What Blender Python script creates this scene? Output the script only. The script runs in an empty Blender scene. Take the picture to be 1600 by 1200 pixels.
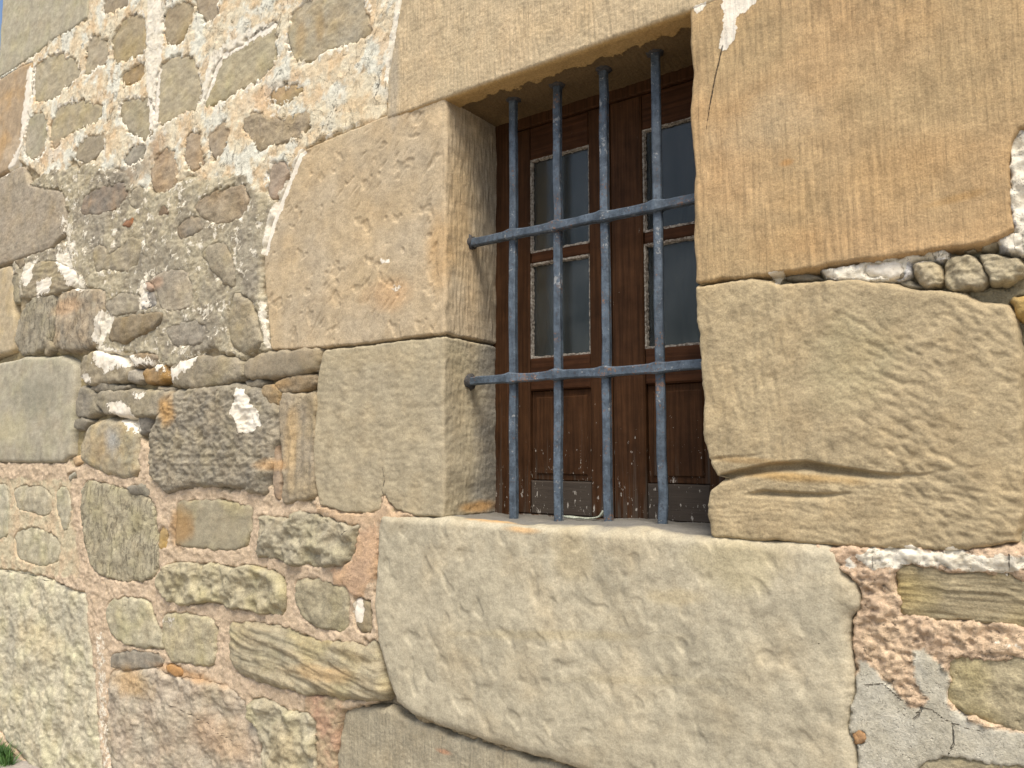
import bpy, math, random
import numpy as np
from mathutils import Matrix, Vector
C = bpy.context.scene.collection
SC = bpy.context.scene
rng = np.random.default_rng(7)
random.seed(7)

# ------------------------------------------------------------------ camera
F = 1200.0                      # focal length for a 1600 px wide picture
DIST = 1.40                     # metres from the lens to the wall face
AZ = math.radians(36.13)        # turned left of the wall's normal
PIT = math.radians(5.0)
CAMZ = 1.30
cam_d = bpy.data.cameras.new('camera')
cam_d.sensor_width = 36.0
cam_d.lens = 36.0*F/1600.0
cam_d.clip_start = 0.02
cam_d.clip_end = 2000
cam = bpy.data.objects.new('camera', cam_d)
C.objects.link(cam)
cam.location = (0, -DIST, CAMZ)
cam.rotation_euler = (math.pi/2+PIT, 0, AZ)
SC.camera = cam
RM = np.array(cam.rotation_euler.to_matrix())

# ------------------------------------------------------------------ light
SUN_EL, SUN_AZ = math.radians(60), math.radians(38)   # azimuth measured from -Y (in front of the wall) towards +X
w = bpy.data.worlds.new('World'); SC.world = w; w.use_nodes = True
nt = w.node_tree; nt.nodes.clear()
sky = nt.nodes.new('ShaderNodeTexSky'); sky.sky_type = 'NISHITA'; sky.sun_disc = False
sky.sun_elevation = SUN_EL
sky.sun_rotation = math.pi - SUN_AZ
sky.air_density = 1.0; sky.dust_density = 3.0; sky.ozone_density = 1.0
bg = nt.nodes.new('ShaderNodeBackground'); bg.inputs[1].default_value = 0.095
wo = nt.nodes.new('ShaderNodeOutputWorld')
nt.links.new(sky.outputs[0], bg.inputs[0]); nt.links.new(bg.outputs[0], wo.inputs[0])
sd = bpy.data.lights.new('sun', 'SUN'); sd.energy = 2.2; sd.angle = math.radians(28); sd.color = (1.0, 0.94, 0.85)
so = bpy.data.objects.new('sun', sd); C.objects.link(so)
sdir = Vector((math.sin(SUN_AZ)*math.cos(SUN_EL), -math.cos(SUN_AZ)*math.cos(SUN_EL), math.sin(SUN_EL)))
so.rotation_euler = sdir.to_track_quat('Z', 'Y').to_euler()
so.location = sdir*5
SC.view_settings.view_transform = 'Standard'
SC.view_settings.look = 'None'
SC.view_settings.gamma = 1
SC.view_settings.exposure = 1.0
KALB = 0.76                     # albedo = linear photo colour * KALB

# ------------------------------------------------------------------ helpers
def px(x, y, yy=0.0):
    """picture position -> (X, Z) on the vertical plane Y = yy"""
    d = RM @ np.array([(x-800)/F, (600-y)/F, -1.0])
    t = (yy+DIST)/d[1]
    return np.array([d[0]*t, CAMZ+d[2]*t])

def lin(c):
    if isinstance(c, str):
        c = [int(c[i:i+2], 16)/255 for i in (0, 2, 4)]
    c = np.array(c, float)
    return np.where(c <= .04045, c/12.92, ((c+.055)/1.055)**2.4)
def alb(c):
    c = np.array([int(c[i:i+2], 16)/255 for i in (0, 2, 4)])*np.array([1.048, 1.064, 1.088])
    return lin(np.minimum(c, .965))*KALB

def _grad(ix, iy, seed):
    h = (ix.astype(np.int64)*374761393 + iy.astype(np.int64)*668265263 + seed*974634777) & 0xffffffff
    h = ((h ^ (h >> 13))*1274126177) & 0xffffffff
    h = (h ^ (h >> 16)) & 0xffff
    a = h*(2*math.pi/65536)
    return np.cos(a), np.sin(a)
def perlin(x, y, seed=0):
    x0 = np.floor(x); y0 = np.floor(y); fx = x-x0; fy = y-y0
    u = fx*fx*fx*(fx*(fx*6-15)+10); v = fy*fy*fy*(fy*(fy*6-15)+10)
    def g(dx, dy):
        a, b = _grad(x0+dx, y0+dy, seed)
        return a*(fx-dx)+b*(fy-dy)
    a = g(0, 0); b = g(1, 0); c = g(0, 1); d = g(1, 1)
    return ((a*(1-u)+b*u)*(1-v)+(c*(1-u)+d*u)*v)*1.5
def fbm(x, y, f, seed=0, oc=4, gain=.5, lac=2.03):
    s = 0; a = 1
    for k in range(oc):
        s = s+a*perlin(x*f, y*f, seed+k*17); f *= lac; a *= gain
    return s
def ridged(x, y, f, seed=0, oc=3, gain=.5):
    s = 0; a = 1
    for k in range(oc):
        s = s+a*(1-2*np.abs(perlin(x*f, y*f, seed+k*17))); f *= 2.1; a *= gain
    return s
def sstep(a, b, x):
    t = np.clip((x-a)/(b-a), 0, 1); return t*t*(3-2*t)
def chaikin(p, n=1, q=.22):
    p = np.asarray(p, float)
    for _ in range(n):
        nx = np.roll(p, -1, 0)
        p = np.stack([p*(1-q)+nx*q, p*q+nx*(1-q)], 1).reshape(-1, 2)
    return p
def sdf(x, y, P):
    """signed distance, positive inside"""
    P = np.asarray(P); Q = np.roll(P, -1, 0)
    best = np.full(x.shape, 1e9); ins = np.zeros(x.shape, bool)
    for (ax, ay), (bx, by) in zip(P, Q):
        ex, ey = bx-ax, by-ay
        wx, wy = x-ax, y-ay
        t = np.clip((wx*ex+wy*ey)/(ex*ex+ey*ey+1e-12), 0, 1)
        dx = wx-ex*t; dy = wy-ey*t
        best = np.minimum(best, dx*dx+dy*dy)
        c = ((ay > y) != (by > y))
        xi = ex*(y-ay)/(ey if abs(ey) > 1e-12 else 1e-12)+ax
        ins ^= c & (x < xi)
    d = np.sqrt(best)
    return np.where(ins, d, -d)
def dline(x, y, P):
    best = np.full(x.shape, 1e9); par = np.zeros(x.shape)
    n = len(P)-1
    for i in range(n):
        ax, ay = P[i]; bx, by = P[i+1]; ex, ey = bx-ax, by-ay
        t = np.clip(((x-ax)*ex+(y-ay)*ey)/(ex*ex+ey*ey+1e-12), 0, 1)
        d = (x-ax-ex*t)**2+(y-ay-ey*t)**2
        m = d < best; best = np.where(m, d, best); par = np.where(m, (i+t)/n, par)
    return np.sqrt(best), par

def mesh_grid(name, V, keep, ni, nj, attrs, mat, parent, smooth=True, flip=False):
    """structured grid -> mesh, faces only where all four corners are kept"""
    idx = np.arange(ni*nj).reshape(ni, nj)
    a = idx[:-1, :-1].ravel(); b = idx[1:, :-1].ravel(); c = idx[1:, 1:].ravel(); d = idx[:-1, 1:].ravel()
    k = keep.ravel()
    if k.shape[0] == ni*nj: fk = k[a] & k[b] & k[c] & k[d]
    else: fk = k
    q = np.stack([a, b, c, d], 1)[fk]
    if flip: q = q[:, ::-1]
    used = np.unique(q); rm = np.full(ni*nj, -1); rm[used] = np.arange(len(used))
    q = rm[q]; v = V.reshape(-1, 3)[used]
    return mesh_raw(name, v, q, {k_: a_.reshape(ni*nj, -1)[used] for k_, a_ in attrs.items()}, mat, parent, smooth)
def mesh_raw(name, v, q, attrs, mat, parent, smooth=True):
    me = bpy.data.meshes.new(name)
    n = q.shape[1]
    me.vertices.add(len(v)); me.vertices.foreach_set('co', np.ascontiguousarray(v, np.float32).ravel())
    me.loops.add(q.size); me.loops.foreach_set('vertex_index', np.ascontiguousarray(q, np.int32).ravel())
    me.polygons.add(len(q)); me.polygons.foreach_set('loop_start', np.arange(0, q.size, n, dtype=np.int32))
    me.polygons.foreach_set('loop_total', np.full(len(q), n, np.int32))
    me.polygons.foreach_set('use_smooth', np.full(len(q), smooth))
    for k, a in attrs.items():
        if a.shape[1] == 3:
            at = me.attributes.new(k, 'FLOAT_COLOR', 'POINT')
            at.data.foreach_set('color', np.concatenate([a, np.ones((len(a), 1))], 1).astype(np.float32).ravel())
        else:
            at = me.attributes.new(k, 'FLOAT', 'POINT'); at.data.foreach_set('value', a.astype(np.float32).ravel())
    me.update(calc_edges=True); me.validate()
    me.materials.append(mat)
    o = bpy.data.objects.new(name, me); C.objects.link(o)
    if parent: o.parent = parent
    return o
def empty(name, loc, label, cat, group=None):
    o = bpy.data.objects.new(name, None); C.objects.link(o); o.location = loc
    o.empty_display_size = .1
    o['label'] = label; o['category'] = cat
    if group: o['group'] = group
    return o
def own(o, parent):             # parent a world-space mesh under an empty placed elsewhere
    o.parent = parent; o.matrix_parent_inverse = Matrix.Translation(-Vector(parent.location))
    return o

class MB:                       # small mesh builder
    def __init__(s): s.v = []; s.f = []
    def box(s, x0, x1, y0, y1, z0, z1, bev=0.0):
        b = min(bev, (x1-x0)/3, (z1-z0)/3)
        n = len(s.v)
        # back ring, front ring, bevelled front face (front = -Y)
        for (yy, i) in ((y1, 0), (y0+b, 0), (y0, b)):
            s.v += [(x0+i, yy, z0+i), (x1-i, yy, z0+i), (x1-i, yy, z1-i), (x0+i, yy, z1-i)]
        for k in (0, 4):
            for j in range(4):
                a = n+k+j; c = n+k+(j+1) % 4
                s.f.append((a+4, c+4, c, a))
        s.f.append((n+8, n+9, n+10, n+11)); s.f.append((n+3, n+2, n+1, n+0))
        return s
    def build(s, name, mat, parent, smooth=False):
        me = bpy.data.meshes.new(name); me.from_pydata(s.v, [], s.f); me.update()
        for p in me.polygons: p.use_smooth = smooth
        me.materials.append(mat)
        o = bpy.data.objects.new(name, me); C.objects.link(o)
        if parent: own(o, parent)
        return o

# ------------------------------------------------------------------ materials
class NT:
    def __init__(s, name):
        s.m = bpy.data.materials.new(name); s.m.use_nodes = True
        s.t = s.m.node_tree; s.t.nodes.clear()
        s.out = s.t.nodes.new('ShaderNodeOutputMaterial')
        s.b = s.t.nodes.new('ShaderNodeBsdfPrincipled')
        s.t.links.new(s.b.outputs[0], s.out.inputs[0])
        g = s.t.nodes.new('ShaderNodeNewGeometry'); s.pos = g.outputs['Position']
    def L(s, a, b): s.t.links.new(a, b)
    def val(s, sock, v):
        if isinstance(v, (int, float)): sock.default_value = v
        elif isinstance(v, (tuple, list, np.ndarray)):
            v = list(v); sock.default_value = v+[1] if (len(v) == 3 and sock.type == 'RGBA') else v
        else: s.L(v, sock)
    def math(s, op, a, b=0.0, c=None, clamp=False):
        n = s.t.nodes.new('ShaderNodeMath'); n.operation = op; n.use_clamp = clamp
        s.val(n.inputs[0], a); s.val(n.inputs[1], b)
        if c is not None: s.val(n.inputs[2], c)
        return n.outputs[0]
    def scalev(s, v, sc, rot=(0, 0, 0)):
        n = s.t.nodes.new('ShaderNodeMapping'); s.val(n.inputs[0], v)
        n.inputs['Scale'].default_value = sc; n.inputs['Rotation'].default_value = rot
        return n.outputs[0]
    def noise(s, scale, detail=4, rough=.55, vec=None, dist=0.0):
        n = s.t.nodes.new('ShaderNodeTexNoise'); s.val(n.inputs['Vector'], vec or s.pos)
        n.inputs['Scale'].default_value = scale; n.inputs['Detail'].default_value = detail
        n.inputs['Roughness'].default_value = rough; n.inputs['Distortion'].default_value = dist
        return n.outputs['Fac']
    def voro(s, scale, feature='F1', vec=None):
        n = s.t.nodes.new('ShaderNodeTexVoronoi'); n.feature = feature
        s.val(n.inputs['Vector'], vec or s.pos); n.inputs['Scale'].default_value = scale
        return n.outputs['Distance']
    def ramp(s, f, a, b, lo=0.0, hi=1.0):
        n = s.t.nodes.new('ShaderNodeMapRange'); s.val(n.inputs[0], f)
        n.inputs[1].default_value = a; n.inputs[2].default_value = b
        n.inputs[3].default_value = lo; n.inputs[4].default_value = hi; n.clamp = True
        return n.outputs[0]
    def mix(s, f, a, b, mode='MIX'):
        n = s.t.nodes.new('ShaderNodeMix'); n.data_type = 'RGBA'; n.blend_type = mode
        s.val(n.inputs[0], f); s.val(n.inputs[6], a); s.val(n.inputs[7], b)
        return n.outputs[2]
    def attr(s, name):
        n = s.t.nodes.new('ShaderNodeAttribute'); n.attribute_name = name; return n
    def grey(s, f):
        n = s.t.nodes.new('ShaderNodeCombineColor')
        for i in range(3): s.L(f, n.inputs[i])
        return n.outputs[0]
    def bump(s, h, strength, dist, prev=None):
        n = s.t.nodes.new('ShaderNodeBump'); n.inputs['Strength'].default_value = strength
        n.inputs['Distance'].default_value = dist; s.val(n.inputs['Height'], h)
        if prev is not None: s.L(prev, n.inputs['Normal'])
        return n.outputs[0]

def stone_mat(name, grain=1.0, var=.18, pits=0.0, tool=0.0, streak=0.0, fissure=0.0, rough=.92):
    k = NT(name)
    col = k.attr('Col').outputs['Color']
    n1 = k.noise(22, 6, .6); n2 = k.noise(110, 4, .7); n3 = k.noise(290, 4, .8)
    f = k.math('ADD', k.ramp(n1, .3, .7, 1-var, 1+var), k.math('ADD', k.ramp(n2, .3, .7, -var*.7-.05, var*.7+.05), k.ramp(n3, .32, .68, -.25*grain, .25*grain)))
    # a little hue drift to ochre
    hue = k.noise(9, 5, .6)
    col = k.mix(k.ramp(hue, .48, .72, 0, .35), col, k.mix(1.0, col, (1.08, .96, .80), 'MULTIPLY'))
    col = k.mix(1.0, col, k.grey(f), 'MULTIPLY')
    h = k.math('ADD', k.math('MULTIPLY', n2, .55), k.math('MULTIPLY', n3, .42))
    if streak:
        st = k.noise(1, 6, .65, k.scalev(k.pos, (30, 30, 190), (.0, .08, 0)))
        col = k.mix(k.ramp(st, .5, .68, 0, streak), col, k.mix(1.0, col, (.70, .64, .55), 'MULTIPLY'))
        h = k.math('ADD', h, k.math('MULTIPLY', st, .9*streak))
    if tool:
        tv = k.noise(1, 3, .5, k.scalev(k.pos, (170, 60, 14)))
        h = k.math('ADD', h, k.math('MULTIPLY', tv, 1.0*tool))
    if fissure:
        fv = k.noise(1, 7, .6, k.scalev(k.pos, (26, 26, 10), (0, .35, 0)), .8)
        fi = k.ramp(k.math('ABSOLUTE', k.math('SUBTRACT', fv, .5)), 0.0, .022, 1, 0)
        col = k.mix(k.math('MULTIPLY', fi, .55*fissure), col, (.06, .05, .04))
        h = k.math('SUBTRACT', h, k.math('MULTIPLY', fi, 1.1*fissure))
    if pits:
        pv = k.ramp(k.voro(70), .10, .26, 1, 0)
        pm = k.ramp(k.noise(14, 3, .6), .5, .62)
        pt = k.math('MULTIPLY', pv, pm)
        h = k.math('SUBTRACT', h, k.math('MULTIPLY', pt, 1.4*pits))
    # lime wash remains
    wm = k.math('ADD', k.attr('wht').outputs['Fac'], k.math('ADD', k.ramp(n2, .2, .8, -.30, .30), k.ramp(k.noise(45, 5, .7), .2, .8, -.42, .42)))
    wf = k.ramp(wm, .47, .55)
    wc = k.mix(k.ramp(n1, .3, .7), (.68, .60, .46), (.83, .78, .66))
    wc = k.mix(k.ramp(k.noise(300, 3, .7), .60, .72, 0, .65), wc, (.22, .19, .15))
    col = k.mix(wf, col, wc)
    h = k.math('ADD', h, k.math('MULTIPLY', wf, .55))
    # cracks: cavity darkness painted into the colour, with a deep bump
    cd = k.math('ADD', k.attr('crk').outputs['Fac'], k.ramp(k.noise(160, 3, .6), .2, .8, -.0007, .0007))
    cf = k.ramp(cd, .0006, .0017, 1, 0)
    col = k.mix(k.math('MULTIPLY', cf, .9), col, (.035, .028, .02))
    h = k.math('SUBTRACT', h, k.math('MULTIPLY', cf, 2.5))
    k.val(k.b.inputs['Base Color'], col)
    k.b.inputs['Roughness'].default_value = rough
    k.b.inputs['Specular IOR Level'].default_value = .25
    k.L(k.bump(h, .72*min(grain, 1.4), .0035), k.b.inputs['Normal'])
    return k.m
M_ASH = stone_mat('sandstone_ashlar', 1.0, .07)
M_SILL = stone_mat('sandstone_smooth', .85, .06)
M_TOOL = stone_mat('sandstone_tooled', 1.0, .06, tool=1.3)
M_RUB = stone_mat('sandstone_rubble', 1.2, .17, pits=.5)
M_FIS = stone_mat('sandstone_fissured', 1.2, .17, fissure=.6)
M_LAY = stone_mat('sandstone_layered', 1.1, .12, streak=.55)
MATS = dict(sill=M_SILL, ash=M_ASH, tool=M_TOOL, rub=M_RUB, fis=M_FIS, lay=M_LAY)

def mortar_mat(name, speck=.5, rough_h=1.0, cracks=0.0, dark=(.10, .085, .07)):
    k = NT(name)
    col = k.attr('Col').outputs['Color']
    n1 = k.noise(28, 6, .62); n2 = k.noise(100, 5, .72); n3 = k.noise(270, 4, .8)
    f = k.math('ADD', k.ramp(n1, .3, .7, .86, 1.12), k.math('ADD', k.ramp(n2, .3, .7, -.15, .15), k.ramp(n3, .32, .68, -.23, .23)))
    col = k.mix(1.0, col, k.grey(f), 'MULTIPLY')
    # sand grains and pits
    v = k.voro(330)
    pt = k.math('MULTIPLY', k.ramp(v, .12, .3, 1, 0), k.ramp(k.noise(60, 3, .6), .46, .6))
    col = k.mix(k.math('MULTIPLY', pt, speck), col, dark)
    v2 = k.voro(95); p2 = k.math('MULTIPLY', k.ramp(v2, .08, .2, 1, 0), k.ramp(k.noise(20, 3, .6), .5, .62))
    h = k.math('ADD', k.math('MULTIPLY', n2, .9*rough_h), k.math('MULTIPLY', n3, .4))
    h = k.math('SUBTRACT', h, k.math('ADD', k.math('MULTIPLY', pt, .5), k.math('MULTIPLY', p2, .9*rough_h)))
    if cracks:
        n = k.t.nodes.new('ShaderNodeMix'); n.data_type = 'RGBA'; n.blend_type = 'ADD'
        cv = k.noise(1, 6, .6, k.scalev(k.pos, (11, 11, 8)), 1.2)
        ci = k.ramp(k.math('ABSOLUTE', k.math('SUBTRACT', cv, .5)), 0.0, .006, 1, 0)
        ci = k.math('MULTIPLY', ci, k.ramp(k.noise(7, 2, .5), .45, .55))
        col = k.mix(k.math('MULTIPLY', ci, .6*cracks), col, (.12, .09, .06))
        h = k.math('SUBTRACT', h, k.math('MULTIPLY', ci, 1.5*cracks))
    wm = k.math('ADD', k.attr('wht').outputs['Fac'], k.math('ADD', k.ramp(n2, .2, .8, -.35, .35), k.ramp(k.noise(45, 5, .7), .2, .8, -.4, .4)))
    wf = k.ramp(wm, .44, .58)
    wc = k.mix(k.ramp(n1, .3, .7), (.70, .62, .46), (.84, .79, .66))
    wc = k.mix(k.math('MULTIPLY', pt, .8), wc, (.2, .15, .11))
    col = k.mix(wf, col, wc)
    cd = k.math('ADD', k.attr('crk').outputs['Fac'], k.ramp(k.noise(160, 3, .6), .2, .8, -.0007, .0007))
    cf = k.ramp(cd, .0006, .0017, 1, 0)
    col = k.mix(k.math('MULTIPLY', cf, .5), col, (.12, .10, .08))  # shade inside the crack painted into the mortar colour
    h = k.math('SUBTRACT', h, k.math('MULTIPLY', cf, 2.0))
    k.val(k.b.inputs['Base Color'], col)
    k.b.inputs['Roughness'].default_value = .95; k.b.inputs['Specular IOR Level'].default_value = .2
    k.L(k.bump(h, 1.0, .0045), k.b.inputs['Normal'])
    return k.m
M_MOR = mortar_mat('sand_mortar', .45, .85)
M_REN = mortar_mat('lime_render', .32, .6, cracks=1.0, dark=(.25, .18, .12))
M_CEM = mortar_mat('cement', .35, .5, dark=(.2, .19, .18))
M_DIRT = mortar_mat('weathered_mortar', .5, 1.0, dark=(.07, .06, .05))

# ------------------------------------------------------------------ marks on the wall (stains, lime remains, cracks)
def P2(pts, h=0.0): return np.array([px(a, b, -h) for a, b in pts])
WHITE = [  # polygon, strength, softness
 ([(232,0),(255,0),(256,60),(250,120),(246,200),(235,205),(230,120),(228,50)], 1.0, .02),
 ([(330,85),(400,40),(435,33),(432,42),(347,92),(338,120),(318,168),(310,160),(325,110)], 1.1, .015),
 ([(44,110),(56,98),(54,150),(42,200),(27,262),(8,277),(32,225)], .9, .02),
 ([(470,232),(480,238),(454,300),(436,345),(421,398),(411,398),(420,340),(443,290)], 1.3, .006),
 ([(405,470),(416,470),(424,546),(417,546)], .7, .01),
 ([(622,0),(631,0),(620,60),(607,130),(602,125),(610,60)], 1.2, .006),
 ([(1132,0),(1184,0),(1170,18),(1156,22),(1150,50),(1138,80),(1128,76),(1133,40)], 1.25, .006),
 ([(1132,0),(1184,0),(1200,-40),(1140,-40)], 1.25, .006),
 ([(1088,14),(1106,6),(1102,18),(1092,26)], 1.1, .004),
 ([(378,607),(388,610),(400,635),(412,645),(415,665),(400,677),(382,675),(377,655),(367,645),(372,625)], 1.15, .008),
 ([(33,435),(42,412),(56,408),(52,440),(44,450)], 1.0, .02),
 ([(88,398),(108,394),(118,420),(138,448),(130,458),(112,446),(100,428),(90,412)], 1.0, .02),
 ([(60,440),(86,432),(80,455),(60,466)], .9, .02),
 ([(160,488),(182,495),(174,520),(160,540),(150,532)], 1.0, .02),
 ([(155,540),(180,545),(240,562),(262,570),(262,583),(235,570),(190,575),(168,582),(152,562)], .85, .03),
 ([(150,545),(178,548),(172,572),(158,570)], 1.0, .015),
 ([(130,586),(145,583),(148,598),(130,598)], .8, .015),
 ([(175,630),(200,628),(216,650),(220,672),(205,672),(195,655),(178,645)], 1.0, .02),
 ([(214,615),(236,612),(232,622),(218,624)], .8, .02),
 ([(265,577),(292,560),(322,548),(302,575),(270,600)], .8, .03),
 ([(218,440),(232,440),(240,482),(222,485)], .8, .02),
 ([(95,330),(118,350),(125,400),(110,420),(98,400)], .55, .04),
 ([(556,935),(563,932),(571,950),(567,971),(556,973),(551,955)], 1.3, .004),
 ([(1282,417),(1350,405),(1480,386),(1482,402),(1445,405),(1428,412),(1417,404),(1412,424),(1392,441),(1350,439),(1330,434),(1300,436),(1288,430)], 1.35, .004),
 ([(1203,428),(1224,424),(1213,446)], 1.1, .004),
 ([(1580,210),(1600,195),(1660,190),(1660,400),(1582,398),(1557,376),(1575,370),(1587,355),(1580,300),(1576,240)], 1.4, .003),
 ([(1322,872),(1334,868),(1338,888),(1326,886)], .9, .006),
 ([(1345,868),(1360,858),(1450,857),(1600,870),(1660,872),(1660,890),(1560,893),(1450,886),(1420,880),(1380,886),(1350,880)], 1.05, .010),
 ([(150,985),(162,985),(168,1100),(176,1210),(160,1210),(152,1060)], .5, .03),
 ([(1536,996),(1560,996),(1600,1008),(1600,1016),(1560,1004)], .6, .01),
 ([(595,405),(612,402),(612,412),(598,412)], .62, .008),
 ([(616,445),(632,448),(626,460),(614,455)], .6, .008),
 ([(250,962),(280,962),(280,976),(262,976)], .5, .02),
 ([(700,812),(760,816),(758,824),(700,820)], .3, .02),
]
WHITE = [(P2(p), s, f) for p, s, f in WHITE]
STAIN = [  # ellipse centre px, half sizes px, colour, strength
 ((268,640),(13,30),'c39658',.75, .55), ((430,727),(26,10),'cfa878',.8,0), ((285,820),(20,38),'a8804c',.7,0),
 ((205,1065),(38,26),'c4a06c',.6,0), ((290,1052),(60,10),'c08a4c',.5,0),
 ((690,390),(26,70),'cfa468',.45,0), ((610,460),(40,30),'cf9d68',.35,0), ((1230,256),(12,6),'c08c50',.6,0),
 ((720,330),(26,110),'c9a46c',.3,0), ((745,450),(18,90),'c9ad84',.4,0),
 ((1520,110),(90,120),'b99d73',.3,0), ((1200,190),(90,50),'c3b290',.35,0), ((1500,310),(60,10),'b08a55',.6,.1),
 ((1400,270),(120,60),'c69d66',.25,0), ((1250,380),(120,30),'c8a06c',.25,0),
 ((765,800),(45,12),'cf9f62',.8,0), ((820,826),(30,8),'c99a5e',.6,0), ((1330,560),(90,90),'b5a880',.4,0),
 ((1060,930),(60,14),'c2b088',.45,.1), ((900,860),(40,60),'c0ab80',.4,0), ((1150,880),(80,50),'c1b083',.45,0),
 ((870,990),(190,9),'b8a67c',.35,.12), ((1010,1060),(180,8),'b8a67c',.2,.15),
 ((1240,745),(110,9),'a9864f',.7,-.05), ((1180,720),(70,6),'a98755',.5,-.06),
 ((460,690),(12,60),'c9ab7c',.7,0), ((510,1050),(60,14),'c9a877',.6,.1), ((160,700),(20,30),'b79c70',.5,0),
 ((620,140),(10,90),'a0998a',.45,0), ((30,230),(30,20),'c7b79d',.5,0),
 ((110,480),(30,14),'cfa97f',.6,0), ((245,443),(14,10),'d0a079',.7,0), ((500,40),(8,30),'a98d5e',.6,0), ((470,60),(10,25),'bb9c6b',.5,0),
 ((450,1180),(30,50),'b5a27a',.5,0), ((340,1150),(60,40),'c3a27d',.5,0),
 ((60,1000),(50,30),'c9b68c',.5,0), ((110,960),(20,60),'a59f8c',.35,0), ((20,1000),(12,60),'9c9583',.5,0),
 ((60,620),(40,40),'8f8a75',.5,0), ((20,670),(30,30),'c4b78e',.5,0),
 ((180,690),(12,22),'a6a6a0',.6,0), ((720,560),(24,40),'c1b08a',.5,0), ((560,560),(50,20),'b5a27c',.4,0),
 ((185,285),(75,32),'857b6e',.6,.2), ((335,345),(50,36),'a89a80',.5,0), ((245,420),(60,50),'8d8475',.5,0), ((150,350),(30,50),'968c7c',.5,0), ((390,400),(24,80),'a09684',.5,0), ((300,520),(70,40),'92897a',.4,0), ((440,600),(20,10),'b08c5a',.5,0),
 ((250,225),(16,26),'b08a68',.4,0), ((420,150),(60,20),'d9b088',.3,0), ((540,180),(60,40),'e6cfa4',.4,0), ((80,240),(30,16),'dab48c',.4,0),
 ((690,1175),(14,5),'c08a66',.7,0),
]
STAIN = [(px(*c), (abs(px(c[0]+r[0], c[1])[0]-px(*c)[0]), abs(px(c[0], c[1]-r[1])[1]-px(*c)[1])), alb(col), st, rot) for c, r, col, st, rot in STAIN]
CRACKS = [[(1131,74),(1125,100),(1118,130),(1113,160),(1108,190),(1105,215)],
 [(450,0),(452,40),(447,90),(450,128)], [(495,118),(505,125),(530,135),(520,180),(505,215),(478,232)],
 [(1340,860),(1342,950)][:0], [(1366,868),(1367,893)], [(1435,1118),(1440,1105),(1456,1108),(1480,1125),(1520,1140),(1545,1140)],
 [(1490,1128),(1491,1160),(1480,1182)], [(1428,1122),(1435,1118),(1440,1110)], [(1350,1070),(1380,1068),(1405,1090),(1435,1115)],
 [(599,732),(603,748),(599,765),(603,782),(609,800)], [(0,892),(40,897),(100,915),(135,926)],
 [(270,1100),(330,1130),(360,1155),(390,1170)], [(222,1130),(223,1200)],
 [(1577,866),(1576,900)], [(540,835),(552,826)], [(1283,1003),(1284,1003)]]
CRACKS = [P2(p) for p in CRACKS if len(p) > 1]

def marks(x, z, col, skipgap=False):
    """per-vertex wall colour with stains, lime mask and crack distance; x,z in wall metres"""
    nz = fbm(x, z, 12, 901, 4)*.5
    for (c, r, cc, st, rot) in STAIN:
        m = (np.abs(x-c[0]) < (r[0]+r[1])*2.2) & (np.abs(z-c[1]) < (r[0]+r[1])*2.2)
        if not m.any(): continue
        dx = x[m]-c[0]; dz = z[m]-c[1]
        ca, sa = math.cos(rot), math.sin(rot)
        d = np.sqrt(((dx*ca+dz*sa)/r[0])**2+((dz*ca-dx*sa)/r[1])**2)+nz[m]*.55
        k = (st*(1-sstep(.35, 1.25, d)))[:, None]
        col[m] = col[m]*(1-k)+cc*k
    wht = np.zeros(x.shape)
    wx = .009*fbm(x, z, 38, 951, 4, .7); wz = .009*fbm(x, z, 38, 961, 4, .7)
    for (p, s, f) in WHITE:
        if skipgap and s in (1.35, 1.4): continue
        lo = p.min(0)-f*3-.01; hi = p.max(0)+f*3+.01
        m = (x > lo[0]) & (x < hi[0]) & (z > lo[1]) & (z < hi[1])
        if not m.any(): continue
        wk = min(1, f/.02)+.12
        d = sdf(x[m]+wx[m]*wk, z[m]+wz[m]*wk, p)
        wht[m] = np.maximum(wht[m], s*sstep(-f, f*.8, d))
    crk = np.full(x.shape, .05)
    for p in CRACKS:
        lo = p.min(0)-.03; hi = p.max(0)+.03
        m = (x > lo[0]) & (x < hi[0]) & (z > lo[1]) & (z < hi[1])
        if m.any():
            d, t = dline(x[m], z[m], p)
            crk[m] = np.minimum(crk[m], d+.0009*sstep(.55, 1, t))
    return col, wht, crk

# ------------------------------------------------------------------ stones
# name, outline in picture pixels, proud mm, relief style, colour a, colour b, edge radius mm, edge drop mm, options
G, B, T = 'a3977c', 'a28a66', 'b09a72'
S = []
def st(name, pts, p=0, style='rub', a=G, b=B, r=14, e=10, **kw): S.append(dict(name=name, pts=pts, p=p/1000, style=style, a=a, b=b, r=r/1000, e=e/1000, **kw))
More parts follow.
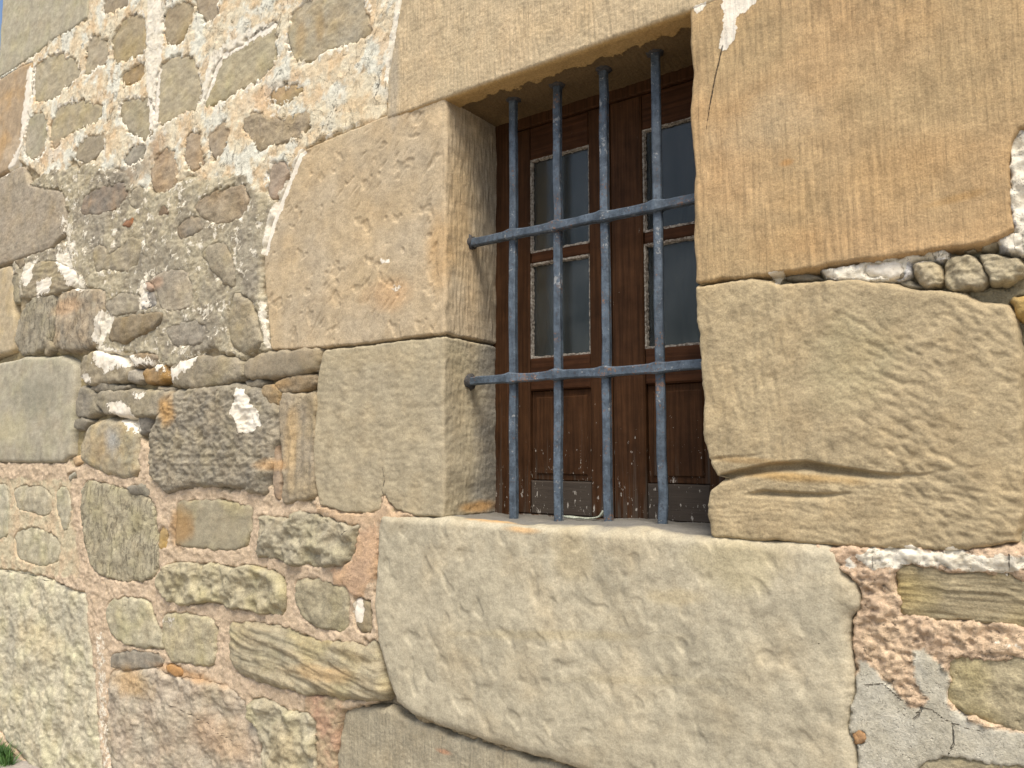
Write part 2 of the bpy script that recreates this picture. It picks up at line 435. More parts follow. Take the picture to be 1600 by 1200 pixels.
# quoins at the wall's corner
st('quoin_stone', [(4,-60),(136,-40),(138,0),(137,28),(110,46),(80,63),(55,84),(30,101),(-2,121)], 4, 'ash', 'b8ae8d', 'b1a688', 8, 6, wrap='L', label='greyish corner block at the top of the wall')
st('quoin_stone', [(-2,124),(30,104),(50,95),(48,140),(43,175),(35,225),(22,260),(-8,277)], 4, 'ash', 'bf9f74', 'b3966e', 8, 6, wrap='L', label='orange brown corner block')
st('quoin_stone', [(-10,286),(22,263),(36,258),(45,288),(98,298),(103,330),(100,363),(80,387),(50,398),(20,408),(-12,415)], 6, 'pock', 'ae9d82', 'a39479', 10, 12, wrap='L', label='pocked grey brown corner block')
st('quoin_stone', [(-16,418),(14,414),(21,428),(20,480),(23,520),(19,549),(-22,566)], 2, 'ash', 'c3ab80', 'b9a57c', 12, 12, wrap='L')
st('quoin_stone', [(-22,572),(22,561),(37,556),(75,557),(92,555),(110,562),(117,574),(113,640),(110,690),(109,712),(95,724),(50,724),(-30,722)], 10, 'ash', 'a89f83', 'b3a98d', 16, 18, wrap='L', label='large weathered corner block with pale top edge')
st('quoin_stone', [(-40,888),(0,889),(40,893),(80,904),(115,922),(134,926),(137,980),(148,1060),(153,1130),(160,1215),(70,1230),(24,1176),(-10,1140)], 2, 'flake', 'c9bf9c', 'c0b593', 20, 16, wrap='L', label='large pale flaking block at the foot of the wall')
# small stones left
st('rubble_stone', [(-5,757),(10,756),(14,790),(12,838),(-8,842)], 0, 'rub', 'bcb496', 'b3a885')
st('rubble_stone', [(21,766),(35,758),(70,761),(81,776),(79,800),(68,808),(45,800),(26,796)], 0, 'rub', 'bfb390', 'b0a484')
st('rubble_stone', [(88,768),(95,760),(105,762),(111,790),(107,825),(98,830),(88,800)], 0, 'rub', 'bbb190', 'b0a686', 10, 10)
st('rubble_stone', [(22,832),(50,822),(85,835),(96,855),(90,880),(60,885),(25,872)], -2, 'rub', 'bfb490', 'b4a986')
# upper left, showing through the render
UL = dict(r=14, e=3)
st('rubble_stone', [(55,104),(70,93),(95,85),(118,96),(125,115),(115,127),(100,137),(90,150),(60,158),(51,147),(55,120)], -1, 'soft', 'b8aa88', 'b1a27e', **UL)
st('rubble_stone', [(138,66),(150,56),(170,72),(168,95),(150,104),(132,118),(137,90)], -1, 'soft', 'b8aa88', 'ae9c7c', **UL)
st('rubble_stone', [(176,66),(188,40),(204,26),(222,25),(228,50),(225,80),(205,90),(180,98)], -1, 'soft', 'b8a47c', 'a8956c', **UL)
st('rubble_stone', [(190,121),(205,108),(226,99),(223,124),(196,131)], -2, 'soft', 'ab8c56', 'a88a58', **UL)
st('rubble_stone', [(250,107),(270,92),(299,91),(306,108),(313,140),(308,168),(290,172),(262,190),(242,192),(245,150)], 0, 'soft', 'baab86', 'b1a17c', **UL)
st('rubble_stone', [(256,40),(262,14),(280,5),(302,8),(299,28),(292,50),(278,68),(260,66)], -1, 'soft', 'b19f78', 'a8916a', **UL)
st('rubble_stone', [(304,-10),(336,-12),(341,14),(330,34),(312,22)], -1, 'soft', 'b09c7a', 'a99474', **UL)
st('rubble_stone', [(345,89),(375,75),(405,53),(433,37),(431,62),(425,100),(410,118),(385,133),(345,155),(321,166),(334,122)], 0, 'soft', 'b8ab84', 'b3a278', **UL)
st('rubble_stone', [(452,52),(460,22),(480,6),(498,-8),(562,-10),(574,30),(576,50),(560,62),(530,70),(505,76),(490,90),(470,95),(457,82)], 0, 'soft', 'aca288', 'b8a276', **UL)
st('rubble_stone', [(105,164),(125,160),(145,165),(161,168),(151,190),(120,200),(97,215),(86,231),(79,215),(82,190),(92,172)], 0, 'soft', 'b6a680', 'ae9e7a', **UL)
st('rubble_stone', [(190,161),(212,158),(236,157),(239,180),(237,210),(225,216),(205,206),(190,186)], 0, 'soft', 'aea283', 'a99a78', **UL)
st('rubble_stone', [(45,188),(60,178),(73,183),(72,210),(68,240),(50,248),(39,240),(42,210)], 0, 'soft', 'aca283', 'aa9f7e', **UL)
st('rubble_stone', [(122,228),(140,215),(160,213),(163,226),(155,240),(135,253),(119,247)], 0, 'soft', 'a4967b', 'a09070', **UL)
st('rubble_stone', [(194,248),(210,230),(227,228),(222,245),(202,260)], 0, 'soft', 'aaa18a', 'a39a80', **UL)
st('rubble_stone', [(240,250),(255,235),(272,234),(276,262),(275,290),(262,300),(250,304),(238,296),(236,268)], 1, 'rub', 'b59a74', 'ae9472', **UL)
st('rubble_stone', [(291,216),(300,209),(312,212),(312,235),(319,255),(300,262),(290,255)], 0, 'soft', 'b39a78', 'ad9676', **UL)
st('rubble_stone', [(327,212),(350,193),(357,201),(351,225),(345,242),(336,247),(328,228)], 0, 'soft', 'b39d7c', 'aa9678', **UL)
st('rubble_stone', [(381,186),(400,175),(414,184),(440,185),(465,178),(482,174),(484,195),(472,212),(450,220),(425,228),(405,236),(394,220),(382,205)], 2, 'rub', 'b09a72', 'aa9574', **UL)
st('rubble_stone', [(424,148),(445,136),(471,139),(466,152),(443,161),(426,157)], 0, 'soft', 'a88f5f', 'ab9464', **UL)
st('rubble_stone', [(420,290),(425,262),(440,256),(449,265),(441,290),(427,312)], 0, 'soft', 'ad957c', 'ab9478', **UL)
st('rubble_stone', [(160,12),(176,-12),(206,-14),(200,4),(185,14),(168,22)], -1, 'soft', 'ac9c80', 'a5906c', **UL)
# grey weathered middle
ML = dict(r=12, e=6)
st('rubble_stone', [(124,335),(132,305),(158,292),(196,284),(199,308),(182,328),(150,336)], 5, 'rub', 'ad8d66', '90856f', **ML)
st('rubble_stone', [(205,300),(222,288),(226,312),(214,330),(204,322)], 3, 'rub', 'ab9f84', 'a19476', **ML)
st('rubble_stone', [(302,322),(328,300),(385,288),(390,320),(377,340),(340,352),(310,338)], 5, 'rub', 'a89374', 'a08a68', **ML)
st('rubble_stone', [(274,358),(298,336),(312,338),(322,354),(306,365),(282,377)], 4, 'rub', 'a48a62', '8c8270', **ML)
st('rubble_stone', [(196,345),(208,341),(208,350),(190,354)], 6, 'rub', '9c6a44', '9c6a44', 6, 6)
st('rubble_stone', [(247,330),(256,320),(266,330),(262,336),(248,336)], 5, 'rub', '8f7658', '8f7658', 8, 6)
st('rubble_stone', [(144,396),(150,384),(162,384),(168,402),(205,370),(222,375),(216,410),(196,425),(162,420),(150,428)], 7, 'rub', 'ac9c78', 'a39679', **ML)
st('rubble_stone', [(312,396),(328,380),(350,379),(360,400),(367,430),(363,452),(345,441),(325,416)], 10, 'rub', 'a69878', '9c8e72', 18, 12)
st('rubble_stone', [(238,434),(262,422),(290,424),(301,450),(298,480),(270,486),(249,482),(244,460)], 8, 'rub', 'ab9d80', 'b2a285', **ML)
st('rubble_stone', [(362,456),(375,459),(392,470),(399,495),(406,520),(412,536),(380,556),(361,546),(353,515),(355,480)], 12, 'rub', 'a6997c', 'a3926c', 22, 22, label='dark egg shaped stone in grey weathered mortar')
st('rubble_stone', [(178,497),(218,492),(252,488),(246,508),(215,524),(195,536),(166,531),(174,512)], 14, 'rub', '8f7d5c', '93805e', **ML)
st('rubble_stone', [(31,448),(36,425),(52,410),(80,406),(118,424),(119,440),(100,455),(60,464),(36,468)], 10, 'lay', 'a29574', 'a99673', 14, 18)
st('rubble_stone', [(35,482),(50,463),(80,458),(86,470),(82,500),(79,535),(60,550),(30,556),(21,532),(25,500)], 8, 'fis', 'a0957a', 'a3977a', 14, 18)
st('rubble_stone', [(84,482),(92,460),(110,452),(160,450),(161,480),(153,520),(148,541),(100,549),(82,541),(84,500)], 16, 'fis', 'b39c79', 'a3967c', 14, 20, label='tan stone with long vertical cracks')
st('rubble_stone', [(256,512),(300,500),(322,508),(314,538),(272,542)], 6, 'rub', 'a79b83', '9c9178', **ML)
st('rubble_stone', [(162,474),(190,456),(220,463),(216,488),(172,494)], 7, 'rub', 'a1957b', 'a5987c', **ML)
st('chip_stone', [(222,442),(232,438),(238,450),(232,456),(222,454)], 14, 'soft', 'b59a84', 'a58c78', 8, 8)
st('chip_stone', [(225,458),(240,455),(243,478),(220,486),(219,472)], 8, 'lay', 'a8a49a', '7d776c', 8, 8)
st('chip_stone', [(22,408),(34,404),(40,412),(30,422)], 4, 'rub', '8e7d60', '8e7d60', 8, 8)
st('chip_stone', [(18,432),(29,425),(31,470),(22,474)], 0, 'rub', 'a09472', '958a6c', 8, 8)
st('chip_stone', [(66,535),(76,528),(82,545),(70,556)], 8, 'rub', '97896b', '8d8068', 8, 8)
# thin courses and chips
CR = dict(r=12, e=18)
st('rubble_stone', [(124,572),(128,556),(150,547),(185,559),(198,574),(195,595),(160,599),(138,603),(125,592)], 14, 'rub', '9b8e72', 'a39372', **CR)
st('rubble_stone', [(200,553),(235,549),(246,560),(236,572),(206,572)], 10, 'rub', '9f8866', '978264', **CR)
st('chip_stone', [(198,579),(218,577),(222,596),(199,598)], 8, 'rub', 'a79c86', '9a907c', **CR)
st('chip_stone', [(222,578),(255,567),(263,584),(258,596),(226,600)], 9, 'rub', 'a67f42', '9c7a48', **CR)
st('rubble_stone', [(264,572),(300,556),(376,559),(379,590),(340,602),(300,607),(266,602)], 12, 'rub', 'a29474', '968970', **CR)
st('rubble_stone', [(377,566),(400,553),(417,550),(460,546),(495,544),(497,556),(492,577),(450,587),(407,591),(379,589)], 14, 'ash', 'a39272', '978769', r=12, e=18, label='long thin stone wedged beside the jamb')
st('chip_stone', [(140,604),(150,597),(185,602),(202,605),(182,612),(148,613)], 6, 'rub', '9a8f77', '8b816c', 8, 12)
st('rubble_stone', [(145,628),(150,612),(200,610),(240,610),(266,613),(262,630),(244,651),(190,652),(160,645)], 14, 'rub', '968b72', 'a09274', **CR)
st('rubble_stone', [(118,614),(128,602),(146,612),(146,632),(156,645),(130,653),(117,648),(117,626)], 10, 'rub', '8c8472', '968b72', **CR)
st('chip_stone', [(115,656),(135,653),(140,660),(130,672),(116,671)], 8, 'rub', '8f8670', '8a806c', 8, 12)
st('chip_stone', [(242,606),(262,604),(268,612),(250,614)], 2, 'rub', 'a08f70', '8a806c', 8, 10)
st('chip_stone', [(403,612),(412,602),(430,602),(440,612),(437,636),(418,628)], 6, 'rub', 'a0855a', 'a68c62', 8, 12)
st('chip_stone', [(428,600),(445,590),(490,584),(493,598),(470,610),(436,612)], 5, 'rub', 'a68a5f', '8f7c5c', 8, 12)
st('chip_stone', [(380,596),(402,594),(412,600),(398,606),(384,604)], 4, 'rub', '8f836c', '8f836c', 8, 10)
st('chip_stone', [(495,548),(503,546),(500,578),(494,578)], 0, 'rub', '9a907c', '9a907c', 6, 8)
st('rubble_stone', [(124,692),(134,666),(160,655),(198,659),(213,672),(213,745),(186,747),(160,740),(140,731),(125,720)], 12, 'rub', 'a39a80', 'b5a076', 26, 20, label='rounded grey stone with ochre blotches')
st('rubble_stone', [(216,652),(236,650),(232,676),(216,678)], 2, 'rub', '817a6c', '817a6c', 10, 10)
st('rubble_stone', [(232,682),(245,645),(265,612),(300,607),(345,601),(377,601),(402,611),(415,627),(436,637),(435,687),(427,700),(426,725),(418,750),(411,775),(395,770),(360,760),(325,759),(290,762),(260,772),(240,756),(231,740)], 14, 'crag', 'a3967a', '8e846f', 24, 16, label='large dark rough stone with an ochre corner and a white lime splash')
st('rubble_stone', [(425,690),(434,688),(438,730),(438,782),(426,778)], 6, 'soft', 'a58c70', '9c8468', 6, 6)
st('rubble_stone', [(437,616),(460,614),(491,618),(490,650),(486,712),(488,740),(491,775),(465,781),(439,786),(440,725)], 10, 'wavy', 'a49477', '9f8d6d', 10, 12, label='narrow upright stone beside the lower jamb block')
# lower left rubble
LL = dict(r=11, e=9)
st('rubble_stone', [(135,752),(150,755),(190,765),(225,774),(238,790),(242,830),(244,870),(240,900),(215,908),(180,905),(152,896),(140,882),(130,840),(124,800),(127,768)], 6, 'fis', 'b5a984', 'ab9f7c', label='stone with vertical fissures in pink mortar', **LL)
st('chip_stone', [(196,763),(222,757),(232,776),(206,772)], 8, 'rub', '87806e', '87806e', 8, 8)
st('chip_stone', [(110,716),(120,710),(124,724),(116,731)], 4, 'soft', 'c09a68', 'b8945f', 8, 8)
st('chip_stone', [(104,742),(118,735),(118,746),(106,752)], 3, 'soft', 'a8a08a', 'a8a08a', 8, 8)
st('rubble_stone', [(276,785),(287,782),(325,783),(345,781),(360,786),(392,792),(391,825),(386,852),(370,859),(345,860),(330,857),(295,856),(271,850),(274,820)], 5, 'ash', 'a69a78', 'a89a76', 10, 10, label='square stone stained rusty brown on its left side')
st('chip_stone', [(247,832),(254,818),(262,832),(261,858),(248,858)], 0, 'soft', 'b8985f', 'b8985f', 8, 6)
st('rubble_stone', [(404,805),(410,806),(450,811),(452,801),(482,802),(515,812),(545,822),(559,820),(555,840),(552,862),(542,880),(515,886),(482,885),(445,882),(420,871),(397,869),(404,837)], 10, 'broken', 'a39879', 'aca080', 14, 16, label='broken craggy grey stone')
st('rubble_stone', [(243,906),(253,891),(270,880),(300,884),(332,883),(364,893),(381,885),(416,893),(434,900),(443,915),(442,950),(434,958),(402,954),(354,947),(332,938),(290,944),(266,938),(247,921)], 8, 'broken', 'b5a880', 'ab9e78', **LL)
st('rubble_stone', [(459,909),(472,905),(493,905),(515,912),(541,919),(543,950),(541,982),(534,989),(510,984),(488,978),(472,966),(461,942)], 5, 'rub', 'a89c78', 'a39672', 12, 10)
st('rubble_stone', [(554,932),(563,931),(578,938),(580,961),(578,990),(563,992),(555,979),(550,958)], 2, 'soft', 'a0906c', '9a8a68', 10, 10, label='small stone with a white lime patch beside the sill block')
st('rubble_stone', [(166,961),(172,939),(200,936),(231,939),(239,969),(251,993),(254,1014),(236,1012),(204,1009),(172,993)], 6, 'rub', 'bdb28c', 'b0a582', **LL)
st('rubble_stone', [(257,961),(280,960),(331,970),(336,988),(333,1033),(323,1041),(285,1034),(263,1031),(251,998),(253,975)], 6, 'rub', 'bbae86', 'b3a57e', **LL)
st('chip_stone', [(172,1024),(202,1016),(242,1021),(258,1033),(250,1041),(215,1046),(172,1045)], 2, 'rub', '978d79', '8f8470', 8, 8)
st('chip_stone', [(256,1040),(270,1036),(283,1045),(283,1058),(262,1056)], 6, 'soft', 'b58548', 'b08450', 8, 8)
st('rubble_stone', [(168,1050),(210,1046),(242,1045),(260,1056),(282,1060),(323,1066),(360,1079),(378,1096),(386,1122),(400,1138),(404,1178),(412,1225),(172,1225),(165,1150),(165,1095)], 8, 'flake', 'b5a78c', 'b9a58a', 18, 14, label='large layered stone flaking away near the ground')
st('rubble_stone', [(390,1096),(410,1095),(429,1103),(450,1117),(485,1119),(489,1149),(490,1225),(416,1225),(402,1140),(388,1118)], 8, 'broken', 'b3a886', 'ada180', **LL)
st('rubble_stone', [(356,974),(402,974),(440,981),(467,993),(493,1004),(534,1006),(569,1012),(582,1001),(588,1030),(599,1084),(590,1095),(563,1097),(536,1094),(472,1087),(418,1073),(367,1056),(354,1030),(354,995)], 14, 'layer', 'a89c79', 'b09f78', 24, 20, label='long pale stone with bedding layers left of the sill block')
st('foundation_stone', [(534,1112),(545,1105),(606,1104),(630,1122),(700,1146),(790,1174),(900,1204),(1010,1240),(518,1240),(526,1170)], -4, 'tool', 'a89b7f', 'a0957c', 14, 14)
# right hand side
st('rubble_stone', [(1396,896),(1416,882),(1465,887),(1484,895),(1527,895),(1573,896),(1584,906),(1660,912),(1660,990),(1600,979),(1539,970),(1477,970),(1434,962),(1409,958),(1402,932)], 3, 'lay', 'aa986c', 'a18f66', 10, 8, label='ochre stone with fine horizontal layers')
st('rubble_stone', [(1484,1027),(1508,1027),(1551,1033),(1600,1029),(1670,1028),(1670,1150),(1592,1140),(1564,1135),(1533,1126),(1496,1114),(1481,1098),(1485,1070),(1482,1046)], 2, 'rub', 'b2a277', 'aa9a70', 10, 8)
st('rubble_stone', [(1440,1192),(1484,1183),(1530,1192),(1660,1205),(1660,1260),(1430,1260)], 2, 'rub', 'a3956f', 'a2946e', 10, 8)
st('chip_stone', [(1332,1145),(1345,1141),(1352,1150),(1350,1162),(1337,1163)], 6, 'rub', 'b08960', 'b08960', 8, 6)
st('rubble_stone', [(1350,410),(1408,404),(1414,424),(1412,434),(1385,438),(1352,430)], -2, 'soft', 'a2977f', 'a2977f', 10, 8)
st('rubble_stone', [(1420,410),(1440,400),(1462,405),(1475,415),(1473,448),(1446,452),(1430,440)], 2, 'facet', 'b6a47e', 'a99873', 7, 14)
st('rubble_stone', [(1477,412),(1488,397),(1520,393),(1530,405),(1546,440),(1530,450),(1490,453),(1477,440)], 6, 'facet', 'b0a07c', 'a59673', 7, 16)
st('rubble_stone', [(1524,396),(1545,391),(1594,395),(1602,415),(1597,430),(1565,446),(1547,446),(1535,420)], 4, 'facet', 'afa07b', 'a89a76', 7, 16)
st('chip_stone', [(1480,392),(1500,385),(1510,392),(1482,394)], -4, 'soft', '9f8e6c', '9f8e6c', 6, 10)
st('chip_stone', [(1512,386),(1530,382),(1530,391),(1514,392)], -4, 'soft', '9f8e6c', '9f8e6c', 6, 10)
st('chip_stone', [(1536,382),(1556,378),(1560,390),(1536,392)], -4, 'soft', 'a89a78', '9f8e6c', 6, 10)
st('rubble_stone', [(1577,470),(1588,458),(1640,450),(1650,500),(1604,502),(1584,494)], 10, 'soft', 'c2a263', 'b9995e', 24, 26, label='small rounded ochre stone at the right edge')
st('chip_stone', [(1396,438),(1420,432),(1445,452),(1410,450)], -10, 'soft', '9a8f74', '9a8f74', 8, 10)
st('chip_stone', [(1222,430),(1270,422),(1290,436),(1262,445),(1228,441)], -12, 'soft', '8e8570', '8e8570', 8, 10)
# dressed blocks round the window
RV = .215
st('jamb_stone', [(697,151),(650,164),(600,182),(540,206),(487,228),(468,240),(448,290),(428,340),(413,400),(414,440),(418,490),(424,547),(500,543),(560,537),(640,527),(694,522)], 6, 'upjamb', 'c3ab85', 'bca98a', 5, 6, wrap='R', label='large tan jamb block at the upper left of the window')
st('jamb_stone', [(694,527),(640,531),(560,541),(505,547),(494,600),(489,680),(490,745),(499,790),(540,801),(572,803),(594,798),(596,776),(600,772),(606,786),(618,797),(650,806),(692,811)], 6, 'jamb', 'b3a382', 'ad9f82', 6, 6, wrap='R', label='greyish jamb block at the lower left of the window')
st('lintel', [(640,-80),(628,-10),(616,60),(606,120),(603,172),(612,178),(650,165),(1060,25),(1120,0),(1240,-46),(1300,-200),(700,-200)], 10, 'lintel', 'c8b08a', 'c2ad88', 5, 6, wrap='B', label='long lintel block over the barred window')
st('jamb_stone', [(1075,17),(1090,11),(1125,-5),(1250,-55),(1700,-250),(1700,186),(1592,200),(1579,222),(1577,309),(1583,358),(1574,368),(1534,380),(1482,387),(1416,397),(1348,405),(1280,416),(1219,426),(1180,431),(1087,440)], 8, 'r1', 'bd9c70', 'b59a70', 6, 6, wrap='L', label='big orange tan block with combed tool marks right of the window')
st('jamb_stone', [(1087,445),(1180,434),(1201,436),(1217,444),(1250,442),(1290,436),(1337,437),(1390,442),(1429,450),(1471,452),(1500,456),(1529,472),(1574,475),(1585,497),(1592,523),(1597,573),(1600,640),(1601,740),(1598,800),(1590,848),(1500,862),(1400,858),(1320,855),(1265,850),(1180,845),(1100,841)], 10, 'r2', 'b4a07b', 'ae9b78', 8, 8, wrap='L', label='pitted block with a deep weathered groove right of the window')
st('sill_stone', [(591,816),(690,812),(800,818),(900,824),(1020,833),(1135,842),(1262,849),(1292,876),(1317,896),(1333,910),(1341,932),(1341,953),(1327,969),(1325,1003),(1333,1046),(1335,1086),(1327,1114),(1323,1141),(1333,1166),(1337,1194),(1345,1260),(1100,1270),(888,1202),(781,1172),(702,1145),(640,1121),(614,1100),(601,1061),(585,1005),(579,949),(584,864)], 16, 'sill', 'bdb093', 'b6aa8e', 22, 20, wrap='T', label='huge rounded pale block forming the window sill')

for zz0, zz1, xs0 in ((0.02, .32, .16), (.34, .62, .14), (.64, .93, .15), (.95, 1.28, .02), (1.3, 1.62, .03), (1.64, 1.98, .12), (2.0, 2.4, .10)):
    for xa, xb in ((xs0, xs0+.24), (xs0+.25, .60)):
        st('rubble_stone', None, 3, 'rub', 'b0a27e', 'a89874', m=[(xa, zz0), (xb, zz0+.01), (xb, zz1-.01), (xa+.01, zz1)], r=14, e=10)
XC = px(4, 20)[0]                              # the wall's left corner
XOL = px(695, 480, -.006)[0]                   # opening, left
XOR = px(1086, 440, -.008)[0]                  # opening, right
ZT = np.mean([px(872, 88, -.010)[1], px(700, 151, -.010)[1], px(1073, 19, -.010)[1]])  # opening top
ZS = px(900, 824, -.016)[1]                    # opening bottom

def relief(style, x, z, sd_, P, d):
    """relief height (m) over the face, and colour shift 0..1"""
    n = lambda f, s, o=4: fbm(x, z, f, sd_+s, o)
    if style in ('ash',):
        h = .0022*n(9, 1)+.0009*n(60, 2, 3); c = .5+.5*n(7, 3)
    elif style == 'soft':
        h = .0022*n(20, 1)+.0012*n(70, 2, 3); c = .5+.6*n(10, 3)
    elif style == 'pock':
        h = .002*n(10, 1)+.0018*n(75, 2, 2); c = .5+.6*n(8, 3)
    elif style == 'rub':
        h = .0040*n(13, 1, 3)+.0016*ridged(x, z, 30, sd_+2, 3)+.0006*n(120, 3, 2); c = .5+.7*n(14, 4)
    elif style == 'fis':
        h = .0055*n(11, 1, 4)-.0035*sstep(.05, .45, perlin(x*60+n(12, 7)*1.5, z*11, sd_))*sstep(-.3, .3, n(8, 9, 3))+.0012*n(110, 3, 2); c = .5+.7*n(12, 4)
    elif style == 'lay':
        h = .003*n(9, 1, 3)+.0028*perlin(x*7, z*85+n(8, 5)*1.5, sd_)+.0012*perlin(x*12, z*190, sd_+3); c = .5+.6*perlin(x*5, z*60, sd_+9)
    elif style == 'crag':
        h = .006*n(14, 1, 4)+.0042*ridged(x, z, 34, sd_+2, 4, .6)+.0022*n(90, 3, 3); c = .5+.9*n(16, 4)
    elif style == 'broken':
        a = perlin(x*11, z*15, sd_+4)+.6*perlin(x*23, z*27, sd_+6)
        h = .009*np.sign(a)*np.minimum(np.abs(a)*1.8, .9)+.005*ridged(x, z, 24, sd_+2, 3)+.0018*n(80, 3, 3); c = .5+.7*n(12, 4)
    elif style == 'facet':
        a = perlin(x*16+z*9, z*5, sd_+4)
        h = .018*np.abs(a)+.003*ridged(x, z, 30, sd_+2, 4, .6)+.002*n(90, 3, 3)-.006; c = .5+.7*n(14, 4)
    elif style == 'layer':
        t = z+.16*x+.012*n(5, 1, 2)
        h = .008*perlin(x*3, t*34, sd_+1)+.005*np.abs(perlin(x*8, t*70, sd_+2))+.003*n(26, 3, 4); c = .5+.8*perlin(x*4, t*40, sd_+5)
    elif style == 'flake':
        a = n(7, 1, 4)
        h = .006*np.floor(a*4)/2+.0035*n(30, 2, 4)+.0016*ridged(x, z, 60, sd_+3, 2); c = .5+.8*n(10, 4)
    elif style == 'wavy':
        h = .010*perlin(x*34, z*7, sd_)+.002*n(50, 2, 3); c = .5+.6*n(10, 4)
    elif style == 'tool':
        h = .003*n(8, 1)+.0012*perlin(x*160, z*14, sd_)+.0008*n(120, 2, 2); c = .5+.5*n(9, 3)
    elif style == 'upjamb':
        xx = x*.62+z*.78; zz = z*.62-x*.78        # slanting tool strokes
        h = .003*n(5, 1)-.0024*sstep(.3, .7, perlin(xx*22, zz*95, sd_+2))*sstep(-.15, .35, n(5, 9, 3))-.003*sstep(.42, .7, n(17, 8, 3))+.0004*n(90, 3, 3)
        rv = sstep(XOL-.03, XOL, x); h = h*(1-rv)+rv*(.0019*perlin(x*150, z*18, sd_+5)+.001*n(30, 6)); c = .5+.7*n(5, 4)
    elif style == 'jamb':
        h = .0035*n(6, 1)+.0006*n(100, 2, 3)+.0016*np.minimum(perlin(x*30, z*60, sd_+7), .1)
        rv = sstep(XOL-.03, XOL, x); h = h+rv*(.0009*perlin(x*130, z*30, sd_+5)); c = .5+.6*n(5, 3)
    elif style == 'lintel':
        h = .0022*n(6, 1)+.0016*perlin(x*150, z*20, sd_+2)*sstep(-.2, .3, n(6, 5))+.0007*n(110, 3, 3); c = .5+.5*perlin(x*16, z*3, sd_+4)
        h = h+.004-.004*sstep(.0, .004, (ZT-.052-z)+.016*fbm(x, z, 16, 88, 5, .65))-.004*sstep(ZT-.01, ZT+.004, z)
    elif style == 'r1':
        band = sstep(-.3, .4, n(4, 6))
        h = .0028*n(5, 1)+.0022*perlin(x*105, z*13, sd_+2)*(.35+.65*band)+.0003*n(100, 3, 3); c = .5+.7*n(4, 4)
    elif style == 'r2':
        xx = x*.84-z*.54; zz = z*.84+x*.54
        t = sstep(px(1200, 0)[0], px(1400, 0)[0], x)
        wq = n(14, 33, 2)*.12; dia = perlin(xx*44+wq, zz*88+wq, sd_+2)*sstep(-.5, .3, n(7, 34, 3)); ver = perlin(x*80+wq, z*24, sd_+3)*sstep(-.4, .4, n(6, 35, 3))
        h = .003*n(5, 1)+.0033*(np.minimum(dia, .18)*t+np.minimum(ver, .18)*(1-t)*.8)+.0012*n(40, 5, 4, )+.0005*n(130, 6, 2); c = .5+.6*n(5, 4)
        for gp, ge, wu, wd, dp in GROOVES:
            zl = np.interp(x, gp[:, 0], gp[:, 1])+.0012*n(30, 31, 3); ev = np.interp(x, gp[:, 0], ge)
            dv = z-zl; wf_ = .45+.55*ev
            h = h-dp*ev*np.exp(-np.abs(dv/(np.where(dv > 0, wu, wd)*wf_))**2.4)
        st_ = perlin(x*4, z*150+x*14+n(6, 9)*2.5, sd_+8)
        h = h+.0010*st_*sstep(px(1200, 700)[1], px(1200, 760)[1], z)
    elif style == 'sill':
        xx = x*.98+z*.18; zz = z*.98-x*.18
        a = perlin(xx*26, zz*14, sd_+2)+.5*perlin(xx*50, zz*30, sd_+3)
        h = .007*n(3.5, 1, 3)+.0028*np.minimum(a, .25)*sstep(-.6, .4, n(5, 7))-.0026*sstep(.15, .6, perlin(x*32+z*2, z*24, sd_+9))*sstep(-.4, .2, n(7, 12, 2))+.0008*n(45, 5, 3); c = .5+.6*n(6, 4)
    return h, np.clip(c, 0, 1)
GROOVES = [(P2([(1085,752),(1115,747),(1150,738),(1200,728),(1260,724),(1310,732),(1380,742),(1440,742),(1490,732),(1560,722),(1620,722)], .01), [.8,.8,.75,.85,1,.85,.38,.12,.04,.0,.0], .0035, .013, .026),
           (P2([(1160,772),(1190,768),(1240,771),(1290,773),(1340,768)], .01), [0,.8,1,.6,0], .0025, .009, .013),
           (P2([(1085,722),(1120,716),(1180,710),(1240,706)], .01), [.8,.8,.5,0], .002, .006, .003)]

def wrap_map(s, x, z, h, E):
    """fold the flat block round the window opening / wall corner. E: edge position"""
    p = s['p']; r = .007 if s.get('wrap') != 'T' else .02
    V = np.empty(x.shape+(3,))
    if not s.get('wrap'):
        V[..., 0] = x; V[..., 1] = -(p+h); V[..., 2] = z; return V
    sg = {'R': 1, 'L': -1, 'T': 1, 'B': -1}[s['wrap']]
    a = x if s['wrap'] in 'RL' else z
    t = (a-E)*sg+r
    ang = np.clip(t/r, 0, math.pi/2)
    deep = np.maximum(t-r*math.pi/2, 0)
    front = np.minimum(t, 0)
    off = front + (r+h)*np.sin(ang) - r       # along the folding axis, from E
    dep = r-(r+h)*np.cos(ang)+deep            # into the wall from the front plane
    A = E+sg*off
    if s['wrap'] in 'RL': V[..., 0] = A; V[..., 2] = z
    else: V[..., 2] = A; V[..., 0] = x
    V[..., 1] = -p+dep
    return V

